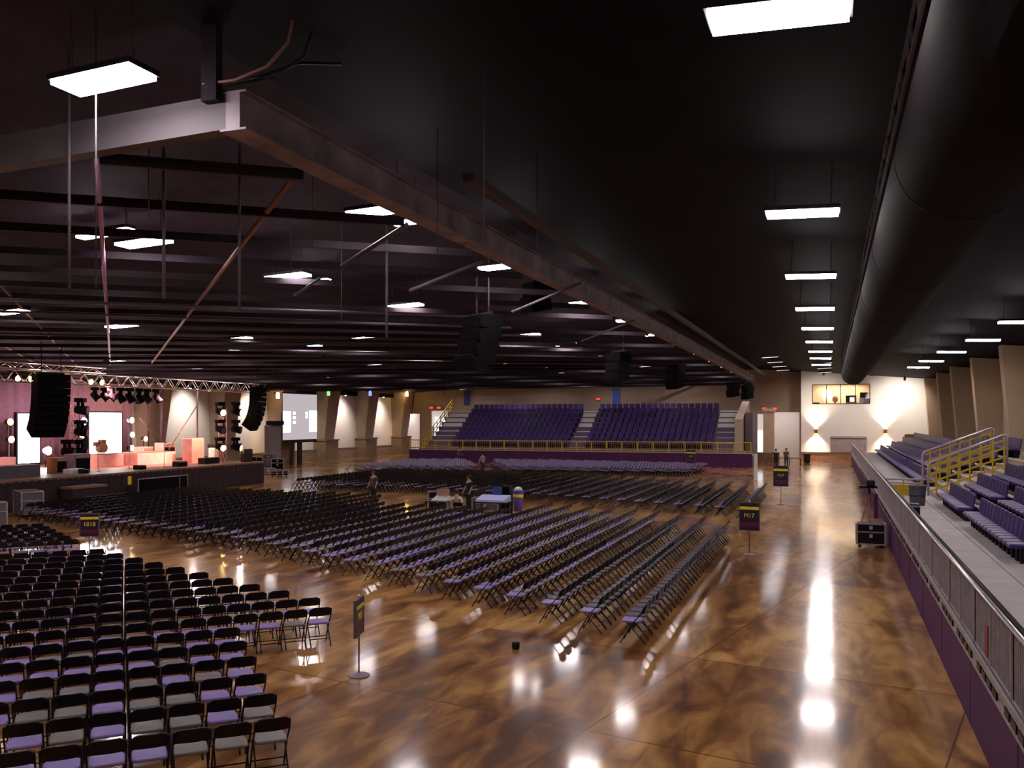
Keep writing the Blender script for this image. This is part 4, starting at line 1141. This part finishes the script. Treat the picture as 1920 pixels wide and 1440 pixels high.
# video walls
def vwall(label, u0, u1, vt, vb, X):
    a = px(u0, vt, X); b = px(u1, vt, X); c = px(u0, vb, X)
    y0, y1 = min(a.y, b.y), max(a.y, b.y); z1 = px((u0 + u1) / 2, vt, X).z; z0 = px((u0 + u1) / 2, vb, X).z
    t = thing('video_screen', label, 'video screen', (X, (y0 + y1) / 2, SZ), 0, 'white video walls')
    hy = (y1 - y0) / 2
    MB().box(-.25, -.02, -hy - .1, hy + .1, 0, z1 - SZ + .1).build('frame', M_black, t)
    s = MB()
    for i in range(4):
        for j in range(4):
            s.box(-.02, 0, -hy + 2 * hy * i / 4 + .004, -hy + 2 * hy * (i + 1) / 4 - .004, z0 - SZ + (z1 - z0) * j / 4 + .004, z0 - SZ + (z1 - z0) * (j + 1) / 4 - .004)
    s.build('screen', E_screen, t)
    return t
vwall('bright white video wall right of the big left speaker array', 168, 228, 774, 850, -46.5)
vwall('bright white video wall partly behind the left speaker array', 34, 74, 776, 868, -46.5)
# trusses
def truss(name, label, a, b, w=.5, axis='h', seg=.55, m=M_alu):
    a = Vector(a); b = Vector(b); t = thing(name, label, 'truss', a)
    d = b - a; ln = d.length; d.normalize()
    if axis == 'h': s1 = d.cross(Vector((0, 0, 1))).normalized(); s2 = Vector((0, 0, 1))
    else: s1 = Vector((1, 0, 0)); s2 = Vector((0, 1, 0))
    cs = [(s1 * (x * w / 2) + s2 * (y * w / 2)) for x, y in ((-1, -1), (1, -1), (1, 1), (-1, 1))]
    for c in cs: MB().tube([c, c + d * ln], .03, 6).build('chord', m, t)
    lace = MB(); n = int(ln / seg)
    for k in range(n):
        for i in range(4):
            c0, c1 = cs[i], cs[(i + 1) % 4]
            if k % 2: c0, c1 = c1, c0
            lace.tube([c0 + d * (ln * k / n), c1 + d * (ln * (k + 1) / n)], .018, 5)
    lace.build('lacing', m, t)
    return t
ty0, ty1 = 27.0, 55.5
truss('hanging_truss', 'long silver truss hanging across the front of the stage', (-38.5, ty0, 6.62), (-38.5, ty1, 6.62), .62)
t2 = truss('hanging_truss', 'short silver truss hanging above the left speaker array', (-39.5, 34.0, 7.22), (-39.5, 41.5, 7.22), .3)
M_tdark = mat('truss_dark', (.10, .05, .07), .5)
for u, vb, lb in ((303, 862, 'dark lighting mast in front of the white wall panel'), (370, 850, 'thin dark mast right of the white wall panel behind the stage')):
    XM = -45.5 if u == 303 else -41.8
    q = px(u, vb, XM)
    t_ = thing('lighting_mast', lb, 'mast', (XM, q.y, SZ))
    r_ = .13 if u == 303 else .06
    MB().tube([(0, 0, 0), (0, 0, 5.0)], r_, 10).build('pole', M_tdark, t_)
    MB().box(-.4, .4, -.4, .4, 0, .04).build('base', M_tdark, t_)
    sgn = 1 if u == 303 else -1
    MB().tube([(0, 0, 3.9), (0, -2.9 * (1 if u != 303 else 1) , .9)] if u != 303 else [(0, 0, 1.0), (0, -2.2, 3.0)], .035, 6).build('brace', M_tdark, t_)
q = px(272, 850, -47.3)
t_ = thing('lighting_mast', 'thin dark mast left of the thick lighting mast', 'mast', (-47.0, q.y, SZ)); MB().tube([(0, 0, 0), (0, 0, 4.8)], .06, 8).build('pole', M_tdark, t_); MB().box(-.3, .3, -.3, .3, 0, .04).build('base', M_tdark, t_)
# upright truss towers with lights
def moving_head(label, loc, rz, tilt, lit=None, hang=True, group='moving head lights', scale=1.0):
    t = thing('moving_spotlight', label, 'stage light', loc, rz, group)
    s = -1 if hang else 1
    k = scale
    MB().bbox(-.17 * k, .17 * k, -.15 * k, .15 * k, -.07 * k, .07 * k, .02).build('base', M_cab, t)
    MB().box(-.2 * k, -.16 * k, -.05 * k, .05 * k, min(0, s * .42 * k), max(0, s * .42 * k)).box(.16 * k, .2 * k, -.05 * k, .05 * k, min(0, s * .42 * k), max(0, s * .42 * k)).box(-.2 * k, .2 * k, -.05 * k, .05 * k, s * .07 * k - .02, s * .07 * k + .02).build('yoke', M_cabp, t)
    R = Matrix.Rotation(tilt, 3, 'X'); c = Vector((0, 0, s * .34 * k))
    hd = MB(); rings = []
    for y, r in ((-.2, .07), (-.16, .13), (.05, .15), (.2, .165), (.24, .16)):
        rings.append([R @ Vector((r * k * math.cos(2 * PI * q / 14), y * k, r * k * math.sin(2 * PI * q / 14))) + c for q in range(14)])
    hd.loft(rings, True, True); h_ = hd.build('head', M_cabp, t)
    ln = MB().loft([[R @ Vector((.13 * k * math.cos(2 * PI * q / 14), y * k, .13 * k * math.sin(2 * PI * q / 14))) + c for q in range(14)] for y in (.241, .25)], True, True)
    ln.build('lens', lit or mat('lens_glass', (.12, .09, .12), .08), h_)
    return t
tw = px(418, 872, -38.6)
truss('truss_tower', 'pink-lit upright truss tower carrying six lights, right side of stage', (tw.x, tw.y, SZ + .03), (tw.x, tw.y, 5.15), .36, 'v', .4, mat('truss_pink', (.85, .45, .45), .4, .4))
for j, v in enumerate((764, 797, 830)):
    for sd, uu in ((-1, 404), (1, 434)):
        q = px(uu, v, tw.x + .25); 
        moving_head('round black stage light, %s on the %s side of the pink truss tower' % (['highest', 'middle', 'lowest'][j], 'left' if sd < 0 else 'right'), (tw.x + .6, q.y, q.z + .25), -PI / 2 + .3 * sd, -.2, E_amber if j != 1 else None, True, 'lights on the pink truss tower', 1.55)
tw2 = px(140, 868, -41.5)
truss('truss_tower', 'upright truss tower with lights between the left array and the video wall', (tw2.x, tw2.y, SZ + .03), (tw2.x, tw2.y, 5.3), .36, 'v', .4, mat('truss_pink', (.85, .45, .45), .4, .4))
for lb, uu, v, E in (('highest round black stage light right of the left speaker array', 142, 760, None), ('middle round black stage light right of the left speaker array', 142, 801, None), ('lower left round black stage light under the left speaker array', 117, 838, None), ('lower right round black stage light under the left speaker array', 142, 838, None)):
    q = px(uu, v, tw2.x + .3)
    moving_head(lb, (tw2.x + .65, q.y, q.z + .3), -PI / 2 + .4, -.1, E, True, 'lights beside the left array', 1.7)
for lb, uu, v, E, r in (('very bright white star-like stage lamp below the left speaker array', 88, 845, E_whitel, .26), ('bright white stage lamp at the left edge of the right video wall', 155, 790, E_whitel, .24), ('lower bright stage lamp at the left edge of the right video wall', 152, 816, E_amber, .2),
                        ('orange lamp left of the left video wall, upper', 17, 791, E_orange, .2), ('orange lamp left of the left video wall, lower', 19, 824, E_orange, .2), ('highest amber lamp right of the right video wall', 245, 788, E_amber, .2), ('middle amber lamp right of the right video wall', 246, 815, E_amber, .2), ('lowest amber lamp right of the right video wall', 245, 840, E_amber, .2), ('amber lamp low beside the thick lighting mast', 271, 823, E_orange, .18)):
    X = {816: -45.9, 815: -45.9, 840: -46.45, 824: -45.9}.get(v, -45.3); q = px(uu, v, X)
    t_ = thing('stage_lamp', lb, 'stage light', (X, q.y, SZ), 0, 'stage lamps on poles')
    zz = q.z - SZ
    MB().tube([(-.1, 0, 0), (-.1, 0, zz)], .03, 6).build('pole', M_black, t_); MB().box(-.3, .1, -.2, .2, 0, .03).build('base', M_black, t_)
    MB().tube([(-.2, 0, zz), (.05, 0, zz), (.1, 0, zz)], [.16, r + .02, r + .03], 16).build('housing', M_black, t_)
    MB().tube([(.101, 0, zz), (.12, 0, zz)], r, 16).build('lens', E, t_)
# lights on the front truss
for k, u in enumerate((226, 243, 262)):
    q = px(u, 752, -38.2)
    moving_head('%s of three purple-lit moving lights hanging over the right video wall' % ['leftmost', 'middle', 'rightmost'][k], (-38.2, q.y, 6.15), -PI / 2 + .6, -1.0, None, True, 'moving lights over the right video wall', 1.35)
for k, u in enumerate((196, 178, 211)):
    q = px(u - 0, 752, -38.9)
    moving_head('%s of three moving lights hanging above the video wall edge' % ['middle', 'leftmost', 'rightmost'][k], (-38.9, q.y, 6.15), -PI / 2 + .5, -.8, None, True, 'moving lights above the video wall edge', 1.2)
for k, u in enumerate((256, 275, 294)):
    q = px(u, 750, -39.4)
    moving_head('%s of three dark moving lights by the thick lighting mast' % ['leftmost', 'middle', 'rightmost'][k], (-39.4, q.y, 6.2), -PI / 2 + .4, -.9, None, True, 'moving lights by the thick mast', 1.4)
for k, (u, v) in enumerate(((28, 713), (53, 713), (165, 719), (186, 719))):
    q = px(u, v, -39.1)
    t_ = thing('hanging_par_can', '%s glowing orange lamp on the stage truss' % ['far left', 'second', 'third', 'fourth'][k], 'stage light', (-39.1, q.y, 6.58), 0, 'orange lamps on the stage truss')
    MB().tube([(-.3, 0, .05), (.0, 0, 0), (.2, 0, -.06)], [.1, .15, .16], 14).build('can', M_black, t_); MB().tube([(.2, 0, -.06), (.22, 0, -.066)], .15, 14).build('lens', E_amber, t_)
    MB().bar((0, 0, .1), (0, 0, .32), .05, .05).build('clamp', M_black, t_)
# line arrays
def line_array(label, u0, u1, vt, vb, X, n, rz, curve, wk=1.0):
    c = px((u0 + u1) / 2, vt, X); zc = proj(c)[2]; w = (u1 - u0) * zc / F * wk; hh = (vb - vt) * zc / F
    t = thing('hanging_line_array', label, 'loudspeaker', (c.x, c.y, c.z), rz, 'hanging speaker arrays')
    z = 0; y = 0; ang = 0
    for k in range(n):
        h = hh / n; ang -= curve / n * (k / n * 2)
        R = Matrix.Rotation(ang, 3, 'X'); ctr = Vector((0, y, z)) + R @ Vector((0, 0, -h / 2))
        o = MB().cbox(ctr, w, .75, h * .96, R).build('cabinet', M_cab, t)
        g = MB().cbox(ctr + R @ Vector((0, .39, 0)), w * .94, .03, h * .84, R); g.build('grille', M_cabp, o)
        nx = Vector((0, y, z)) + R @ Vector((0, 0, -h)); y, z = nx.y, nx.z
    MB().bar((-w * .4, 0, .06), (w * .4, 0, .06), .12, .1).build('fly_bar', M_black, t)
    for sx in (-.3, .3): MB().tube([(sx * w, 0, .06), (sx * w, 0, roof_z(c.x) - c.z - .12)], .025, 6).build('cable', M_black, t)
    return t
line_array('big black hanging speaker array on the left of the stage', 66, 126, 702, 818, -37.0, 9, -PI / 2 - .35, .7)
line_array('dark curved hanging speaker array on the right of the stage', 466, 502, 726, 806, -37.0, 9, -PI / 2 + .3, .7, 1.0)
# gear on stage
def drape_box(name, label, u0, u1, vt, vb, X, d, m, cat='riser', extra=None):
    a = px(u0, vb, X); b = px(u1, vb, X); z1 = px((u0 + u1) / 2, vt, X).z
    y0, y1 = min(a.y, b.y), max(a.y, b.y)
    t = thing(name, label, cat, (X, (y0 + y1) / 2, SZ)); hy = (y1 - y0) / 2; h = max(.25, z1 - SZ)
    MB().bbox(-d, 0, -hy, hy, 0, h, .02).build('body', m, t)
    if extra: extra(t, d, hy, h)
    return t
def topcloth(t, d, hy, h): MB().box(-d + .05, -.05, -hy + .05, hy - .05, h, h + .05).build('top', M_stagetop, t)
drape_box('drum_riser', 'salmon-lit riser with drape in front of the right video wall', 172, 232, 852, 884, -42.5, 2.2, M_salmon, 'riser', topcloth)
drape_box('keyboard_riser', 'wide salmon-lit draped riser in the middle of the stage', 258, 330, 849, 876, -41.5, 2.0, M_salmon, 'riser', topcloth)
def grille(t, d, hy, h): MB().box(0, .02, -hy * .85, hy * .85, h * .1, h * .75).build('grille', M_cabp, t); MB().box(0, .03, -hy * .85, hy * .85, h * .8, h * .93).build('control_panel', M_steel, t)
drape_box('amplifier_cabinet', 'tall grey amplifier cabinet left of the drum riser', 140, 170, 851, 886, -39.4, .8, M_greyc, 'amplifier', grille)
drape_box('amplifier_cabinet', 'brown wooden amplifier cabinet left of the grey one', 106, 126, 858, 890, -39.4, .7, M_wood, 'amplifier', grille)
drape_box('white_crate', 'low white crate at the stage edge by the amplifiers', 131, 158, 880, 890, -38.6, .5, M_whitep, 'crate', None)
drape_box('stage_monitor', 'small black monitor wedge at the stage edge', 157, 167, 880, 893, -38.0, .4, M_black, 'monitor', grille)
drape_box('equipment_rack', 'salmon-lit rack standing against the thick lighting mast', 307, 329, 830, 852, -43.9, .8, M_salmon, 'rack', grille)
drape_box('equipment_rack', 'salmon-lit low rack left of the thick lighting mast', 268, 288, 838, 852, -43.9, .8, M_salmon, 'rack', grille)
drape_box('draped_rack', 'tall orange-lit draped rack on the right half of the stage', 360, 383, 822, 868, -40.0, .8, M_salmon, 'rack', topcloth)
drape_box('stage_box', 'dark low box row at the right end of the stage', 385, 412, 858, 870, -38.4, .6, M_black, 'box', None)
drape_box('side_curtain', 'dark low curtain wall right of the pink truss tower', 458, 474, 842, 872, -37.5, .3, M_cloth, 'curtain', None)
drape_box('white_amp', 'narrow white cabinet beside the pink truss tower', 402, 411, 840, 862, -39.6, .5, M_whitep, 'cabinet', None)
drape_box('stage_monitor', 'black monitor wedge in the middle of the stage front', 262, 275, 872, 882, -37.8, .5, M_black, 'monitor', grille)
drape_box('stage_monitor', 'black monitor wedge right of the stage centre', 335, 352, 865, 876, -37.8, .5, M_black, 'monitor', grille)
# drums
q = px(190, 850, -43.3)
dk = thing('drum_kit', 'drum kit on the riser in front of the right video wall', 'drum kit', (-43.3, q.y, px(190, 852, -42.5).z + .07))
MB().tube([(-.2, 0, .3), (.25, 0, .3)], .3, 20).build('bass_drum', M_wood, dk)
for y, x, z, r in ((-.35, -.1, .55, .17), (.2, .0, .68, .15), (-.1, .0, .68, .15)): MB().lathe((x, y, z), [(r, -.14), (r, .12), (r * .95, .13)], 16).build('tom_drum', M_wood, dk)
for y, z, r in ((-.65, 1.0, .24), (.6, 1.1, .26), (.25, 1.3, .22)):
    MB().lathe((-.1, y, z), [(r, -.01), (r * .5, .015), (.03, .03)], 18).build('cymbal', mat('brass', (.6, .36, .10), .3, .8), dk); MB().tube([(-.1, y, 0), (-.1, y, z)], .015, 6).build('cymbal_stand', M_steel, dk)
for u, v, X, lb in ((184, 880, -39.0, 'microphone stand left of the drum riser'), (242, 870, -39.4, 'microphone stand between the two salmon risers'), (308, 882, -37.7, 'microphone stand at the centre front of the stage')):
    q = px(u, v, X)
    t_ = thing('microphone_stand', lb, 'microphone stand', (X, q.y, SZ), 0, 'microphone stands')
    MB().lathe((0, 0, 0), [(.14, 0), (.13, .03), (.02, .04)], 14).build('base', M_steel, t_); MB().tube([(0, 0, .03), (0, 0, 1.5)], .018, 6).build('pole', M_steel, t_); MB().tube([(0, 0, 1.5), (.18, 0, 1.56)], .025, 8).build('microphone', M_black, t_)
# dark wing with gear at far left
for u0, u1, vt, vb, X, m, nm_, lb in ((-20, 30, 858, 868, -44, M_greyc, 'keyboard_case', 'grey case with dark slots at the far left of the stage'), (-20, 76, 873, 885, -38.4, M_riser, 'low_riser', 'dark low riser at the far left stage front')):
    drape_box(nm_, lb, u0, u1, vt, vb, X, .8, m, 'case' if 'case' in nm_ else 'riser', None)
p = pz(36, 968, 0)
road_case('road_case', 'large dark road case with grey edges below the stage at far left', (p.x, p.y + .5, 0), -.55, 1.75, .9, 1.12, M_riser)
p2 = pz(-16, 992, 0)
road_case('road_case', 'dark road case cut off by the left picture edge below the stage', (p2.x - .15, p2.y + .2, 0), -.55, .6, .9, 1.05, M_riser)
# barricade before the stage
p = pz(305, 925, 0)
t_ = thing('crowd_barrier', 'long dark barrier panel with pale edges before the stage', 'barrier', (-36.2, p.y, 0))
ya, yb = px(258, 900, -36.2).y - p.y, px(352, 900, -36.2).y - p.y
MB().box(-.02, .02, ya, yb, .1, 1.1).build('panel', M_cab, t_)
MB().box(-.03, .03, ya, yb, 1.08, 1.14).box(-.03, .03, ya, ya + .06, 0, 1.1).box(-.03, .03, yb - .06, yb, 0, 1.1).box(-.03, .03, yb - .75, yb - .7, 0, 1.1).build('frame', M_steel, t_)
for y in (ya + .3, yb - .3): MB().box(-.5, .1, y - .04, y + .04, 0, .05).build('foot', M_steel, t_)
p = pz(243, 934, 0)
t_ = thing('caution_sign', 'small yellow sign on a stand before the stage skirt', 'sign', (-35.9, px(243, 920, -35.9).y, 0)); MB().tube([(0, 0, 0), (0, 0, 1.0)], .02, 6).build('pole', M_black, t_); MB().box(-.02, .02, -.12, .12, .9, 1.35).build('panel', M_yellowt, t_); MB().box(-.2, .2, -.2, .2, 0, .03).build('base', M_black, t_)
# cases and cable heaps right of the stage
for k, (u, v, w_, h_) in enumerate(((486, 872, 1.2, 1.0), (505, 873, .9, 1.3), (520, 876, 1.0, 1.0), (500, 884, 1.2, .5), (524, 888, 1.0, .45))):
    p = pz(u, v + 6, 0)
    road_case('road_case', ['dark road case right of the stage under the right speaker array', 'taller dark road case in the group right of the stage', 'dark road case beside the grey cabinet at the screen', 'low dark road case in front of the group right of the stage', 'lowest small road case nearest the projection screen legs'][k], (p.x, p.y, 0), .3 * k, w_, .8, h_, M_riser if k % 2 else M_cab, 'road cases right of the stage')
# projection screen
a = px(530, 737, -49.0); b = px(594, 737, -49.0); zt = px(562, 739, -49.0).z; zb2 = px(562, 824, -49.0).z
ps_ = thing('projection_screen', 'white projection screen showing the stage, standing on dark legs', 'projection screen', (-49.0, (a.y + b.y) / 2, 0))
hy = (b.y - a.y) / 2
MB().box(-.1, 0, -hy, hy, zb2 - .3, zt + .15).build('frame', M_steeld, ps_)
MB().box(0, .02, -hy + .02, hy - .02, zb2, zt).build('screen', E_proj, ps_)
im = MB(); hz = zt - zb2
im.m(emit('projection_white', (.9, .93, 1), 3)).box(.02, .025, -hy + .03, -hy * .55, zb2 + hz * .16, zb2 + hz * .62).box(.02, .025, hy * .52, hy - .03, zb2 + hz * .16, zb2 + hz * .64)
for j in (.38, .48, .58): im.box(.02, .025, -hy * .44, -hy * .28, zb2 + hz * (j - .03), zb2 + hz * (j + .03))
for j in (.5, .58): im.box(.02, .025, hy * .3, hy * .44, zb2 + hz * (j - .03), zb2 + hz * (j + .03))
im.build('projected_image', None, ps_)
for uu, w_ in ((547, .22), (563, .34)):
    y = px(uu, 850, -49.0).y - (a.y + b.y) / 2
    MB().box(-.15, .0, y - w_, y + w_, 0, zb2 - .25).build('leg', M_steeld, ps_)
q0 = px(506, 860, -48.6); q1 = px(527, 860, -48.6)
t_ = thing('grey_cabinet', 'tall grey cabinet with a dark camera on top, left of the screen', 'cabinet', (-48.6, (q0.y + q1.y) / 2, 0))
hy = (q1.y - q0.y) / 2
MB().bbox(-.6, 0, -hy, hy, 0, px(516, 797, -48.6).z, .03).build('body', mat('cabinet_grey', (.34, .29, .30), .7), t_); MB().bbox(-.5, .3, -hy * .9, hy * 1.1, px(516, 797, -48.6).z, px(516, 789, -48.6).z, .03).build('camera', M_black, t_)

# stage lighting
for (x, y, z, col, e, tx, ty, tz) in ((-38.6, 36, 6.3, (1, .36, .26), 2600, -44, 37, 1.5), (-38.6, 41, 6.3, (1, .42, .36), 3000, -43, 42.5, 1.5), (-38.6, 46, 6.3, (1, .42, .36), 3000, -42.5, 46.5, 1.5), (-38.6, 50, 6.3, (1, .45, .28), 2200, -42.5, 50.5, 1.5), (-38.6, 33, 6.3, (1, .45, .12), 1600, -43, 34, 1.5)):
    light('SPOT', 'stage_wash', (x, y, z), e * 2.7, col, (tx, ty, tz), .15, 75, .8)

for y, col in ((31, (.75, .42, .62)), (38, (.9, .5, .55)), (45, (.9, .5, .6)), (50.5, (1, .55, .45))):
    light('SPOT', 'backdrop_wash', (-43, y, 6.4), 2600, col, (-48.2, y, 4.6), .2, 110, 1)
for y in (30, 37, 43, 49, 54):
    light('POINT', 'truss_glow', (-39.3, y, 6.35), 160, (1, .72, .62), size=.1)
# ================================================================= world, camera, view
w = bpy.data.worlds.new('world'); sc.world = w; w.use_nodes = True
w.node_tree.nodes['Background'].inputs['Color'].default_value = (.03, .02, .035, 1); w.node_tree.nodes['Background'].inputs['Strength'].default_value = .1
cam = bpy.data.cameras.new('camera'); co = bpy.data.objects.new('camera', cam); COL.objects.link(co)
co.location = (0, 0, H); co.rotation_euler = (PI / 2, 0, TH)
cam.sensor_width = 36; cam.lens = F / 1920 * 36; cam.shift_y = (VH - 720) / 1920; cam.clip_end = 400
sc.camera = co
vs_ = sc.view_settings; vs_.view_transform = 'Standard'; vs_.look = 'None'; vs_.exposure = 0.0; vs_.gamma = 1; vs_.use_curve_mapping = False
sc.cycles.max_bounces = 6; sc.cycles.diffuse_bounces = 3; sc.cycles.glossy_bounces = 3; sc.cycles.transmission_bounces = 2
sc.cycles.sample_clamp_indirect = 6; sc.cycles.caustics_reflective = False; sc.cycles.caustics_refractive = False
